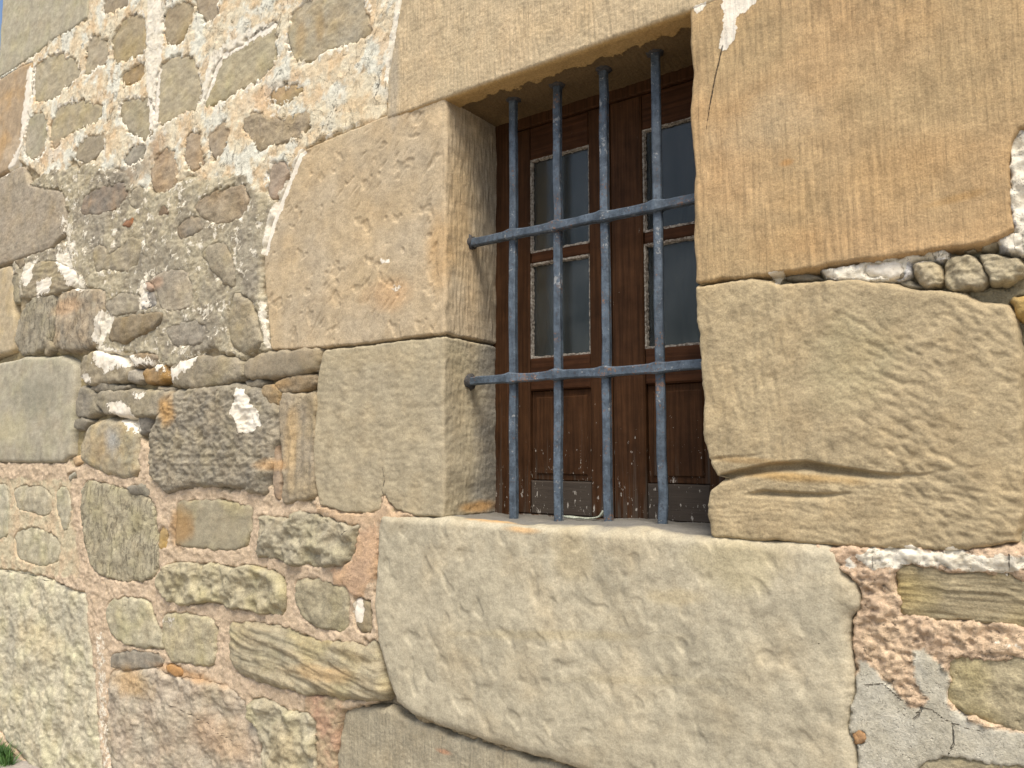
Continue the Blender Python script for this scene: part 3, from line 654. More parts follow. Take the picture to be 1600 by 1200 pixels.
wall = empty('stone_wall', (0, 0, 0), 'old sandstone wall of large dressed blocks and patched rubble around a barred window', 'wall')
flat_polys = []
for i, s in enumerate(S):
    P = P2(s['pts'], s['p']) if s['pts'] else np.array(s['m'], float)
    wr = s.get('wrap'); E = None
    s['front'] = P.copy()
    if wr == 'R':
        E = XOL
        P[P[:, 0] > E-.035, 0] = E+RV+.03
    elif wr == 'L':
        E = XOR if P[:, 0].min() > -1.2 else XC
        dpt = RV+.03 if E == XOR else (.42 if i % 2 else .25)
        P[P[:, 0] < E+(.05 if E == XOR else .12), 0] = E-dpt
    elif wr == 'B':
        E = ZT
        m = P[:, 1] < E+.03
        P[m, 1] = E-RV-.03
    elif wr == 'T':
        E = ZS
        P[P[:, 1] > E-.03, 1] = E+RV+.05
    if wr: P = chaikin(P, 1, .04)
    else: P = chaikin(P, 1, .15)
    s['poly'] = P; s['E'] = E
    lo = P.min(0)-.012; hi = P.max(0)+.012
    cx = float(np.clip((lo[0]+hi[0])/2, -4, 0)); dist = math.hypot(cx, DIST)
    if s['name'] in ('lintel', 'jamb_stone', 'sill_stone', 'foundation_stone'): cx = hi[0]
    dep = DIST*math.cos(AZ)+abs(min(cx, 0))*math.sin(AZ)
    dz = max(.0021, dep/768*1.15); dx = min(dz*min(2.0, math.hypot(min(cx, 0), DIST)/DIST), .008)
    dx = min(dx, (hi[0]-lo[0])/14); dz = min(dz, (hi[1]-lo[1])/14)
    ni = int((hi[0]-lo[0])/dx)+2; nj = int((hi[1]-lo[1])/dz)+2
    x, z = np.meshgrid(np.linspace(lo[0], hi[0], ni), np.linspace(lo[1], hi[1], nj), indexing='ij')
    sd_ = 100+i*31
    big = s['name'] in ('lintel', 'jamb_stone', 'sill_stone', 'quoin_stone')
    wj = (.0022 if big else .0065)
    xn = x+wj*fbm(x, z, 22, sd_+11, 3); zn = z+wj*fbm(x, z, 22, sd_+12, 3)
    xn += .0012*fbm(x, z, 95, sd_+13, 2); zn += .0012*fbm(x, z, 95, sd_+14, 2)
    d = sdf(xn, zn, P)+((.010 if s['name'] == 'rubble_stone' and s['style'] == 'soft' and s['e'] == .003 else .007 if s['r'] == .011 else .0045 if s['style'] not in ('soft', 'facet') else 0) if s['name'] in ('rubble_stone', 'chip_stone') else 0)
    h, c = relief(s['style'], x, z, sd_, P, d)
    r, e = s['r'], s['e']
    q = np.clip(1-d/r, 0, 1)
    h = h*sstep(-.004, r*.6, d) - e*(1-np.sqrt(np.clip(1-q*q, 0, 1)))
    h = np.where(d < 0, h+d*4.5, h)
    if s['style'] not in ('r1','upjamb','lintel','jamb'): h = np.where(d > 0, h-.25*e*np.clip(1-d/(3*r), 0, 1)**2, h-.25*e)
    Ea = E
    if wr in ('L', 'R') and E is not None and E != XC:
        Ea = E+.0035*fbm(z*0+.3, z, 9, sd_+40, 3)
        if s['style'] == 'r2':
            zz = [px(1090, yy)[1] for yy in (841, 800, 768, 748, 722, 690, 640, 560, 445)]
            of = [px(xx, 700)[0]-px(1087, 700)[0] for xx in (1103, 1099, 1101, 1116, 1104, 1096, 1096, 1092, 1087)]
            Ea = XOR+np.interp(z, zz[:], of[:])+.002*fbm(z*0+.3, z, 25, sd_+40, 2)
    if s['style'] == 'sill':
        Ea = ZS+.002*fbm(x, x*0, 5, 3, 3)
    V = wrap_map(s, x, z, h, Ea)
    if s['style'] == 'sill':    # the block is bowed
        lowf = np.clip((ZS-z)/.6, 0, 1)
    # sRGB colour pair
    ca, cb = alb(s['a']), alb(s['b'])
    col = ca*(1-c[..., None])+cb*c[..., None]
    col *= (1+.15*fbm(x, z, 26, sd_+20, 4, .6))[..., None]
    if s['name'] in ('rubble_stone', 'chip_stone', 'quoin_stone'):
        sat = .62+.5*np.clip(fbm(x, z, 8, sd_+60, 3)+.15, 0, 1)[..., None]
        lum = col.mean(-1, keepdims=True)
        col = col*sat+lum*np.array([1.15, 1.02, .81])*(1-sat)
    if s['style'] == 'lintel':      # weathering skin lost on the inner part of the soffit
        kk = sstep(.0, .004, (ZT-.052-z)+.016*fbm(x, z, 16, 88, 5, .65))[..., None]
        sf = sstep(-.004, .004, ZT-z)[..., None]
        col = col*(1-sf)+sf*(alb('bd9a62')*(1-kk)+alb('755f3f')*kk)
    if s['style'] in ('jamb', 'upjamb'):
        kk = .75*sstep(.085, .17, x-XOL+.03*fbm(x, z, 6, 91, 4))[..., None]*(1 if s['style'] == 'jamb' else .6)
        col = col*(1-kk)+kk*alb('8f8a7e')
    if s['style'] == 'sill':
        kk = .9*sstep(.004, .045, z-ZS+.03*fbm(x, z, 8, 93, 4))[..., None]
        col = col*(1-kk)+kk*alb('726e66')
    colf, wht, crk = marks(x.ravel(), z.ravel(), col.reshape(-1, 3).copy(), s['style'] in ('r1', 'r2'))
    keep = (d > -.011)
    mt = {'lay': 'lay', 'fis': 'fis', 'rub': 'rub', 'crag': 'rub', 'broken': 'rub', 'flake': 'rub', 'layer': 'lay', 'wavy': 'rub', 'tool': 'tool', 'r1': 'tool', 'lintel': 'tool', 'r2': 'ash', 'sill': 'sill', 'jamb': 'sill', 'pock': 'rub'}.get(s['style'], 'ash')
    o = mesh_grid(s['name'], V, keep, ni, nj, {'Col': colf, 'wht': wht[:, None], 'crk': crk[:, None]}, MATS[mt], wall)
    if 'label' in s: o['label'] = s['label']

# ------------------------------------------------------------------ mortar bed
# zones: polygon px, level mm, roughness mm, colour a, colour b, kind   (later zones lie over earlier ones)
ZONES = [
 ('joint', [(-80,880),(140,880),(140,740),(600,780),(600,1260),(-80,1260)], 1, 4.0, 'd5bc9a', 'cdb594'),
 ('joint', [(-80,715),(130,725),(230,640),(235,760),(440,770),(600,790),(590,1010),(530,1010),(530,1240),(-80,1240)], 1.5, 4.0, 'd8be9d', 'cfb695'),
 ('joint', [(-80,745),(110,750),(125,900),(-80,900)], -1, 3.0, 'd0c09c', 'd3ba95'),
 ('joint', [(480,1080),(540,1080),(530,1240),(480,1240)], 4, 5.0, 'c5a080', 'bca582'),
 ('joint', [(560,800),(596,800),(590,900),(560,945),(545,930),(520,890),(556,880)], 8, 2.0, 'd4af88', 'cba987'),
 ('render', [(-80,-100),(640,-100),(625,60),(600,185),(470,235),(440,290),(400,300),(370,270),(330,290),(300,270),(225,305),(190,265),(110,250),(80,290),(30,250),(-80,300)], 2.4, 2.3, 'eedcba', 'e6cfa8'),
 ('grey', [(40,290),(90,262),(150,255),(195,270),(228,300),(300,275),(335,285),(372,268),(410,300),(440,290),(425,350),(410,420),(424,545),(380,560),(330,545),(255,580),(160,545),(150,560),(148,450),(85,455),(100,400),(110,330)], 6.5, 3.8, 'c2b596', 'b3a484'),
 ('grey', [(20,398),(105,380),(125,440),(90,462),(20,470)], 3, 4.0, 'b5a88e', 'a3967c'),
 ('gap', [(-80,470),(28,470),(30,560),(150,546),(255,566),(262,600),(300,606),(380,590),(500,578),(495,620),(440,640),(400,612),(260,612),(232,660),(232,690),(200,655),(125,660),(112,600),(-80,575)], -26, 3.0, 'a8966f', '9c8b68'),
 ('gap', [(110,575),(122,575),(128,700),(108,715)], -16, 3.0, 'b5a276', 'a5946c'),
 ('gap', [(410,548),(520,540),(510,600),(490,620),(420,590)], -26, 3.0, '8f8468', '8f8468'),
 ('gap', [(482,610),(494,610),(490,790),(478,760)], -12, 3.0, 'c9b486', 'bda97c'),
 ('joint', [(494,785),(592,795),(594,772),(600,768),(612,792),(640,800),(700,812),(600,818),(560,830),(500,800)], 7, 2.0, 'd4b48d', 'cfb18e'),
 ('gap', [(575,1000),(600,1000),(640,1130),(760,1170),(920,1220),(560,1112),(596,1098)], -30, 3.0, '8a7e68', '8a7e68'),
 ('gap', [(1190,400),(1620,360),(1660,420),(1660,860),(1590,860),(1570,480),(1480,460),(1190,450)], -20, 4.0, '978a6c', '8f8468'),
 ('plaster', [(1278,420),(1482,380),(1484,405),(1440,410),(1415,440),(1300,440)], -2, 6.0, 'e4e0d8', 'dcd4c6'),
 ('plaster', [(1575,205),(1600,193),(1680,180),(1680,402),(1580,399),(1555,376),(1573,368)], 1, 6.0, 'e4e0d8', 'dcd4c6'),
 ('peach', [(1262,846),(1700,850),(1700,1260),(1330,1260),(1320,1140),(1322,1000),(1338,950),(1336,910)], 3, 4.5, 'dcbe99', 'd3b593'),
 ('peach', [(1262,847),(1370,855),(1600,860),(1700,862),(1700,900),(1420,884),(1380,905),(1345,905),(1336,912),(1290,878)], 9, 2.5, 'd8ba98', 'd2b290'),
 ('cement', [(1320,1130),(1328,1068),(1344,1050),(1347,1030),(1356,1028),(1368,1040),(1380,1062),(1404,1085),(1425,1107),(1446,1110),(1452,1095),(1432,1070),(1425,1045),(1430,1015),(1442,1010),(1462,1030),(1480,1045),(1484,1070),(1480,1100),(1520,1130),(1600,1140),(1700,1150),(1700,1270),(1320,1270)], 5, 1.0, 'cac1aa', 'c1b79e'),
]
def level(x, z):
    """mortar height, colour, kind id at wall points"""
    L = np.full(x.shape, -.012); R = np.full(x.shape, .003)
    col = np.empty(x.shape+(3,)); ca, cb = alb('b39f7c'), alb('a59474')
    nz = np.clip(.5+.8*fbm(x, z, 9, 777, 4), 0, 1)[..., None]
    col[:] = ca*(1-nz)+cb*nz
    kid = np.zeros(x.shape, int)
    jx = .018*fbm(x, z, 14, 61, 5, .6); jz = .018*fbm(x, z, 14, 71, 5, .6)
    n2 = np.clip(.5+1.1*fbm(x, z, 13, 787, 5, .6), 0, 1)[..., None]
    for kind, pts, lv, ro, a, b in ZONES:
        k = {'joint': 0, 'gap': 0, 'render': 1, 'grey': 2, 'plaster': 3, 'peach': 4, 'cement': 5}[kind]
        sc = .3 if kind in ('cement', 'plaster', 'peach') else 1.0
        p = P2(pts)
        lo = p.min(0)-.06; hi = p.max(0)+.06
        m = (x > lo[0]) & (x < hi[0]) & (z > lo[1]) & (z < hi[1])
        d = np.full(x.shape, -1.0); d[m] = sdf(x[m]+jx[m]*sc, z[m]+jz[m]*sc, p)
        wdt = .003 if kind in ('cement', 'plaster') else .012
        t = sstep(-wdt, wdt, d)
        L = L*(1-t)+lv/1000*t; R = R*(1-t)+ro/1000*t
        cc = alb(a)*(1-n2)+alb(b)*n2
        tc = sstep(-.002, .002, d+.004*fbm(x, z, 60, 5+k, 3))[..., None]
        col = col*(1-tc)+cc*tc
        kid = np.where(d > 0, k, kid)
    return L, R, col, kid
MORT = [('mortar', M_MOR), ('lime_render', M_REN), ('weathered_mortar', M_DIRT), ('lime_plaster', M_REN), ('coarse_mortar', M_MOR), ('cement_patch', M_CEM)]
MLAB = {'lime_render': 'flaking cream and white lime render', 'weathered_mortar': 'grey weathered mortar crusted over small stones', 'lime_plaster': 'bright white lime plaster remains',
        'coarse_mortar': 'crumbling orange pink mortar at the lower right', 'cement_patch': 'smooth grey cement patch at the lower right', 'mortar': 'pink sandy mortar between rubble stones'}
XSEAM = -1.30
ZMAX = 3.5
def mortar_grid(x0, x1, dx, dz):
    ni = int((x1-x0)/dx)+2; nj = int(ZMAX/dz)+2
    x, z = np.meshgrid(np.linspace(x0, x1, ni), np.linspace(0, ZMAX, nj), indexing='ij')
    din = np.full(x.shape, -.05)
    inside_open = (x > XOL+.01) & (x < XOR-.01) & (z > ZS-.01) & (z < ZT+.01)
    ul = sstep(-.02, .02, sdf(x, z, P2([(40,-100),(640,-100),(600,185),(470,235),(400,310),(40,300)])))
    ja = .005+.010*ul
    jx = ja*fbm(x, z, 30, 333, 6, .72); jz = ja*fbm(x, z, 30, 444, 6, .72)
    sp = np.zeros(x.shape)
    for s in S:
        P = s['poly'] if not s.get('wrap') else chaikin(s['front'], 1, .04)
        lo = P.min(0)-.05; hi = P.max(0)+.05
        m = (x > lo[0]) & (x < hi[0]) & (z > lo[1]) & (z < hi[1])
        if not m.any(): continue
        gr = (.010 if s['name'] == 'rubble_stone' and s['style'] == 'soft' and s['e'] == .003 else .006 if s['r'] == .011 else 0)
        d = sdf(x[m]+jx[m], z[m]+jz[m], P)+gr
        up = d > din[m]
        t = din[m]; t[up] = d[up]; din[m] = t
        t = sp[m]; t[up] = s['p']; sp[m] = t
    L, R, col, kid = level(x, z)
    h = L+R*(fbm(x, z, 24, 555, 4, .6)+.5*fbm(x, z, 85, 556, 3, .6))
    # coarse crumbling mortar
    pe = (kid == 4)
    h = h-np.where(pe, .005*sstep(.15, .5, fbm(x, z, 30, 911, 4, .7))-.0022*fbm(x, z, 130, 913, 3, .7)-.0025*ridged(x, z, 60, 915, 3), 0)
    rend = (kid == 1) | (kid == 2)
    # the bed dips away under each stone
    ins = np.maximum(din+.002, 0)
    h = h-np.where(kid == 1, .8, np.where(kid == 2, 1.0, 2.0))*ins-np.where(din > .004, (din-.004)*2.0, 0)
    # whiter, peachier patches of the lime render
    n1 = fbm(x, z, 7, 621, 5, .6); n2 = fbm(x, z, 11, 641, 5, .6)
    rd = (kid == 1)
    k = (rd*sstep(.05, .35, n1))[..., None]; col = col*(1-.75*k)+.75*k*alb('f0e8d2')
    k = (rd*sstep(.15, .5, n2))[..., None]; col = col*(1-.6*k)+.6*k*alb('debb8c')
    gd = (kid == 2)
    k = (gd*sstep(.0, .3, n1))[..., None]; col = col*(1-.7*k)+.7*k*alb('9a8e78')
    k = (gd*sstep(.1, .5, n2))[..., None]; col = col*(1-.6*k)+.6*k*alb('cfbf9c')
    k = (gd*sstep(.2, .6, fbm(x, z, 30, 651, 5, .7)))[..., None]; col = col*(1-.3*k)+.3*k*alb('d0c4a8')
    shape = x.shape
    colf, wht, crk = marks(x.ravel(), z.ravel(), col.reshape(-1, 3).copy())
    # lime collects round the stones showing through the render
    rw = (rd | gd)*sstep(-.03, -.002, din)*(din < .01)*sstep(-.1, .25, fbm(x, z, 6, 733, 3))
    fl = (gd*sstep(.25, .6, fbm(x, z, 18, 743, 5, .72))).ravel()
    wht = np.maximum(wht, .56*fl)
    wht = np.maximum(wht, .62*rw.ravel()*np.where(gd.ravel(), .45, 1))
    keepv = ~((x > XOL-.03) & (x < XOR+.07) & (z > ZS-.02) & (z < ZT+.02)) & (din < .02)
    V = np.stack([x, -h, z], -1)
    return V, keepv, kid, ni, nj, colf, wht, crk
acc = {k: [] for k in range(6)}
for (x0, x1, dx, dz) in ((XC+.004, XSEAM+.002, .0062, .0042), (XSEAM, .62, .0036, .0031)):
    V, kv, kid, ni, nj, colf, wht, crk = mortar_grid(x0, x1, dx, dz)
    idx = np.arange(ni*nj).reshape(ni, nj)
    a, b, c, d = (t.ravel() for t in (idx[:-1, :-1], idx[1:, :-1], idx[1:, 1:], idx[:-1, 1:]))
    kf = kv.ravel(); fk = kf[a] & kf[b] & kf[c] & kf[d]; kk = kid.ravel()[a]
    for k in range(6):
        q = np.stack([a, b, c, d], 1)[fk & (kk == k)]
        if not len(q): continue
        u, inv = np.unique(q, return_inverse=True)
        acc[k].append((V.reshape(-1, 3)[u], inv.reshape(-1, 4), colf[u], wht[u][:, None], crk[u][:, None]))
for k, (nm, mt) in enumerate(MORT):
    if not acc[k]: continue
    off = 0; vs, qs, cs, ws, ks = [], [], [], [], []
    for v, q, c_, w_, k_ in acc[k]:
        vs.append(v); qs.append(q+off); cs.append(c_); ws.append(w_); ks.append(k_); off += len(v)
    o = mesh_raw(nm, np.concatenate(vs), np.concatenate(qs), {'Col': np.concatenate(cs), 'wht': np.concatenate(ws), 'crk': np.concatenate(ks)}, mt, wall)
    o['label'] = MLAB[nm]

# wall body behind the facing (closes the wall for light and for other views)
def plain_mat(name, col, rough=.9, sc=40, amp=.25):
    k = NT(name)
    n = k.noise(sc, 6, .6)
    c = k.mix(1.0, tuple(col), k.grey(k.ramp(n, .3, .7, 1-amp, 1+amp)), 'MULTIPLY')
    k.val(k.b.inputs['Base Color'], c); k.b.inputs['Roughness'].default_value = rough
    k.L(k.bump(n, .6, .004), k.b.inputs['Normal'])
    return k.m
M_CORE = plain_mat('rubble_core', alb('a8987a'))
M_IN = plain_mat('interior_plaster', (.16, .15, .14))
core = MB()
YB, YF = .52, .045
core.box(XC+.02, XOL-.02, YF, YB, 0, ZMAX)
core.box(XOR+.075, .62, YF, YB, 0, ZMAX)
core.box(XOL-.02, XOR+.075, YF, YB, 0, ZS-.03)
core.box(XOL-.02, XOR+.075, YF, YB, ZT+.03, ZMAX)
core.build('wall_core', M_CORE, wall)

# ------------------------------------------------------------------ wooden window
def wood_mat(name, base, worn=.0, grain_axis='Z'):
    k = NT(name)
    sc = (150, 150, 5) if grain_axis == 'Z' else (5, 150, 120)
    g = k.noise(1, 5, .6, k.scalev(k.pos, sc)); g2 = k.noise(30, 4, .6)
    c = k.mix(k.ramp(g, .35, .65), tuple(np.array(base)*.68), tuple(np.array(base)*1.28))
    c = k.mix(1.0, c, k.grey(k.ramp(g2, .3, .7, .8, 1.2)), 'MULTIPLY')
    # bleached, bare patches: more towards the bottom rail
    sx = k.t.nodes.new('ShaderNodeSeparateXYZ'); k.L(k.pos, sx.inputs[0])
    low = k.ramp(sx.outputs[2], ZS+.02, ZS+.32, .24, 0.0)
    wf = k.math('ADD', k.math('ADD', low, worn), k.ramp(k.noise(1, 5, .7, k.scalev(k.pos, tuple(np.array(sc)*.55))), 0, 1))
    c = k.mix(k.ramp(wf, .70, .80, 0, .7), c, (.085, .068, .052))
    fl = k.ramp(k.math('ADD', k.noise(1, 4, .7, k.scalev(k.pos, (130, 130, 45))), k.math('MULTIPLY', low, .45)), 
        .725, .745)
    c = k.mix(k.math('MULTIPLY', fl, .8), c, (.55, .50, .42))
    k.val(k.b.inputs['Base Color'], c); k.b.inputs['Roughness'].default_value = .62
    k.b.inputs['Specular IOR Level'].default_value = .1
    k.L(k.bump(g, .7, .002), k.b.inputs['Normal'])
    return k.m
M_WOOD = wood_mat('brown_painted_wood', (.058, .026, .011))
M_WOODW = wood_mat('bare_weathered_wood', (.040, .030, .024), .17, 'X')
M_WOODR = wood_mat('brown_painted_rail', (.060, .025, .011), 0, 'X')
k = NT('old_putty'); n = k.noise(160, 5, .7)
k.val(k.b.inputs['Base Color'], k.mix(k.ramp(n, .42, .58), (.13, .10, .075), (.42, .38, .31))); k.b.inputs['Roughness'].default_value = .9
k.L(k.bump(n, .8, .003), k.b.inputs['Normal']); M_PUT = k.m
k = NT('dusty_glass'); n = k.noise(9, 5, .6); n2 = k.noise(120, 4, .7)
k.val(k.b.inputs['Base Color'], (.26, .27, .25)); 
k.val(k.b.inputs['Roughness'], k.ramp(n2, .3, .7, .10, .22))
k.b.inputs['Transmission Weight'].default_value = 0.0; k.b.inputs['Specular IOR Level'].default_value = .6
tr = k.t.nodes.new('ShaderNodeBsdfTransparent'); tr.inputs[0].default_value = (.50, .53, .50, 1)
gl = k.t.nodes.new('ShaderNodeBsdfGlossy'); gl.inputs['Roughness'].default_value = .12; gl.inputs[0].default_value = (.95, .92, .86, 1)
fr = k.t.nodes.new('ShaderNodeFresnel'); fr.inputs[0].default_value = 1.5
m1 = k.t.nodes.new('ShaderNodeMixShader'); k.L(k.math('MULTIPLY', fr.outputs[0], .75), m1.inputs[0]); k.L(tr.outputs[0], m1.inputs[1]); k.L(gl.outputs[0], m1.inputs[2])
m2 = k.t.nodes.new('ShaderNodeMixShader'); k.L(k.ramp(k.math('ADD', n, k.math('MULTIPLY', k.noise(1, 4, .6, k.scalev(k.pos, (30, 30, 3))), .5)), 
        .5, .95, .03, .20), m2.inputs[0]); k.L(m1.outputs[0], m2.inputs[1]); k.L(k.b.outputs[0], m2.inputs[2])
k.L(k.bump(n, .15, .004), gl.inputs['Normal'])
k.L(m2.outputs[0], k.out.inputs[0]); M_GLASS = k.m

YW = RV-.012                                    # front of the wooden frame
xw = lambda a, b=480: px(a, b, YW)[0]
zw = lambda a, b: px(a, b, YW)[1]
win = empty('wooden_window', ((XOL+XOR)/2, YW, ZS), 'brown wooden window with two glazed casements behind the iron bars', 'window')
fx0 = XOL-.004; fx1 = XOR+.004; fz0 = ZS-.004; fz1 = ZT+.004
x795 = xw(796); x953 = xw(953); 
wr_ = x953-x795
xR = min(x953+wr_*1.0, fx1-.03)
fr_ = MB()
fr_.box(fx0-.03, x795, YW-.004, YW+.06, fz0-.02, fz1+.02, .004)
fr_.box(xR, fx1+.03, YW-.004, YW+.06, fz0-.02, fz1+.02, .004)
ztop = zw(870, 185)                             # underside of head
fr_.box(x795+.0005, xR-.0005, YW-.002, YW+.06, ztop, fz1+.02, .003)
zbot = zw(870, 806)
fr_.box(x795+.0005, xR-.0005, YW+.004, YW+.06, fz0-.02, zbot, .003)
fr_.build('window_frame', M_WOOD, win)
pz = dict(t1=zw(871, 236), b1=zw(871, 385), t2=zw(871, 404), b2=zw(871, 556), p1=zw(871, 608), p0=zw(871, 752))
def putty(x0, x1, z0, z1, y, parent):
    v = []; f = []
    def strip(ax, ay, bx, by, nx, ny):
        L_ = math.hypot(bx-ax, by-ay); n_ = int(L_/.006)+2; base = len(v)
        for i_ in range(n_):
            t = i_/(n_-1); w_ = .0058+.0016*random.uniform(-1, 1)
            o_ = .0006*random.uniform(-1, 1)
            X = ax+(bx-ax)*t; Z = ay+(by-ay)*t
            v.extend([(X-nx*(.002+o_), y-.0045+random.uniform(-.0008, .0008), Z-ny*(.002+o_)), (X+nx*w_*.55, y-.004+random.uniform(-.001, .001), Z+ny*w_*.55), (X+nx*w_, y+.004, Z+ny*w_), (X-nx*(.002+o_), y+.006, Z-ny*(.002+o_))])
            if i_:
                q_ = base+(i_-1)*4
                for j in range(3): f.append((q_+j, q_+j+1, q_+5+j, q_+4+j))
                f.append((q_+3, q_, q_+4, q_+7))
    strip(x0, z0, x0, z1, 1, 0); strip(x1, z0, x1, z1, -1, 0); strip(x0, z0, x1, z0, 0, 1); strip(x0, z1, x1, z1, 0, -1)
    m_ = MB(); m_.v = v; m_.f = f
    return m_.build('putty', M_PUT, parent)
def casement(x0, x1, sl, sr, lab):
    """x0..x1 outer, stile widths sl, sr"""
    m_ = MB(); y0 = YW+.006; y1 = YW+.045; e = .0006; bv = .0035
    m_.box(x0+e, x0+sl, y0, y1, zbot+e, ztop-e, bv)
    m_.box(x1-sr, x1-e, y0, y1, zbot+e, ztop-e, bv)
    a, b = x0+sl+e, x1-sr-e
    cs = m_.build('casement', M_WOOD, win); cs['label'] = lab
    g = MB()
    g.box(a, b, y0+.002, y1-.002, pz['t1'], ztop-e, bv)
    g.box(a, b, y0+.004, y1-.004, pz['t2'], pz['b1'], .005)
    g.box(a, b, y0+.002, y1-.002, pz['p1'], pz['b2'], bv)
    r_ = g.build('rail', M_WOODR, win); r_.parent = cs; r_.matrix_parent_inverse = Matrix.Translation(-Vector(win.location)) @ Matrix.Identity(4)
    r_.matrix_parent_inverse = Matrix.Identity(4)
    for (z0, z1) in ((pz['b1'], pz['t1']), (pz['b2'], pz['t2'])):
        p = MB().box(a-.004, b+.004, y0+.016, y0+.019, z0-.004, z1+.004).build('glass_pane', M_GLASS, None); p.parent = cs
        q = putty(a, b, z0, z1, y0+.010, None); q.parent = cs
    p = MB(); zz = pz['p1']-e
    p.box(a, b, y0+.012, y1-.006, pz['p0']+.001, zz, .002)
    p.box(a+.014, b-.014, y0+.008, y0+.0125, pz['p0']+.016, zz-.016, .003)
    o_ = p.build('panel', M_WOOD, None); o_.parent = cs
    p = MB().box(a, b, y0+.004, y1-.004, zbot+.0012, pz['p0'], .003)
    o_ = p.build('bottom_rail', M_WOODW, None); o_.parent = cs
    return cs
xs825, xs918 = xw(825), xw(919)
x1003 = xw(1003)
def unparent_fix(cs): pass
c1 = casement(x795, x953, xs825-x795, x953-xs918, 'left casement with peeling putty around two panes')
c2 = casement(x953+.0012, xR, x1003-x953, .04, 'right casement half hidden by the stone jamb')
for cs in (c1, c2):
    cs.matrix_parent_inverse = Matrix.Translation(-Vector(win.location))
# moulding over the meeting stiles
room = MB()
rx0, rx1, rz0, rz1, ry1 = XOL-.25, XOR+.35, ZS-.3, ZT+.2, 1.5
room.box(rx0, rx1, ry1, ry1+.02, rz0, rz1)
room.box(rx0-.02, rx0, YB+.001, ry1, rz0, rz1); room.box(rx1, rx1+.02, YB+.001, ry1, rz0, rz1)
room.box(rx0-.02, rx1+.02, YB+.001, ry1, rz0-.02, rz0); room.box(rx0-.02, rx1+.02, YB+.001, ry1, rz1, rz1+.02)
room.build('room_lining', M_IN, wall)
# a drawn curtain in the room
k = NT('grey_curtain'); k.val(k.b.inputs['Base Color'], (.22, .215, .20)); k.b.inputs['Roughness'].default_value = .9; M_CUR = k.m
cx0, cx1 = XOL+.02, XOR+.10; nx_ = 120; yv = YW+.16
xs_ = np.linspace(cx0, cx1, nx_); V = np.zeros((nx_, 2, 3))
V[:, 0, 0] = V[:, 1, 0] = xs_
fold = .012*np.sin(xs_*95)+.008*np.sin(xs_*41+1)
V[:, 0, 1] = yv+fold; V[:, 1, 1] = yv+fold*1.2; V[:, 0, 2] = ZS+.2; V[:, 1, 2] = ZT-.02
cu = mesh_grid('curtain', V, np.ones(nx_*2, bool), nx_, 2, {}, M_CUR, None)
so_ = cu.modifiers.new('thick', 'SOLIDIFY'); so_.thickness = .0015
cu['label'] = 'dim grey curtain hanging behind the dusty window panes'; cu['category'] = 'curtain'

# ------------------------------------------------------------------ iron grille
def iron_mat():
    k = NT('blue_grey_painted_iron')
    n1 = k.noise(35, 5, .65); n2 = k.noise(170, 5, .7); n3 = k.noise(600, 3, .6)
    c = k.mix(k.ramp(n1, .35, .65), (.034, .050, .067), (.102, .136, .170))
    c = k.mix(k.ramp(k.math('ADD', n2, k.math('MULTIPLY', k.noise(1, 5, .7, k.scalev(k.pos, (120, 120, 30))), .6)), .78, .98, 0, .8), c, (.03, .038, .05))
    rust = k.ramp(k.math('ADD', n2, k.math('MULTIPLY', k.noise(12, 3, .6), .8)), 1.03, 1.12)
    c = k.mix(k.math('MULTIPLY', rust, .85), c, (.24, .12, .055))
    chip = k.ramp(k.math('ADD', k.noise(95, 4, .7), k.math('MULTIPLY', k.noise(16, 2, .6), .5)), .90, .93)
    c = k.mix(k.math('MULTIPLY', chip, .6), c, (.36, .36, .34))
    k.val(k.b.inputs['Base Color'], c); k.val(k.b.inputs['Roughness'], k.ramp(n2, .3, .7, .42, .7))
    k.b.inputs['Specular IOR Level'].default_value = .5
    h = k.math('ADD', k.math('MULTIPLY', n2, .8), k.math('ADD', k.math('MULTIPLY', n1, .8), k.math('MULTIPLY', n3, .25)))
    k.L(k.bump(h, .9, .0025), k.b.inputs['Normal'])
    return k.m
M_IRON = iron_mat()
YG = .098
grille = empty('iron_grille', ((XOL+XOR)/2, YG, ZS), 'blue grey painted iron grille of four upright bars and two crossbars set in the stone', 'window bars')
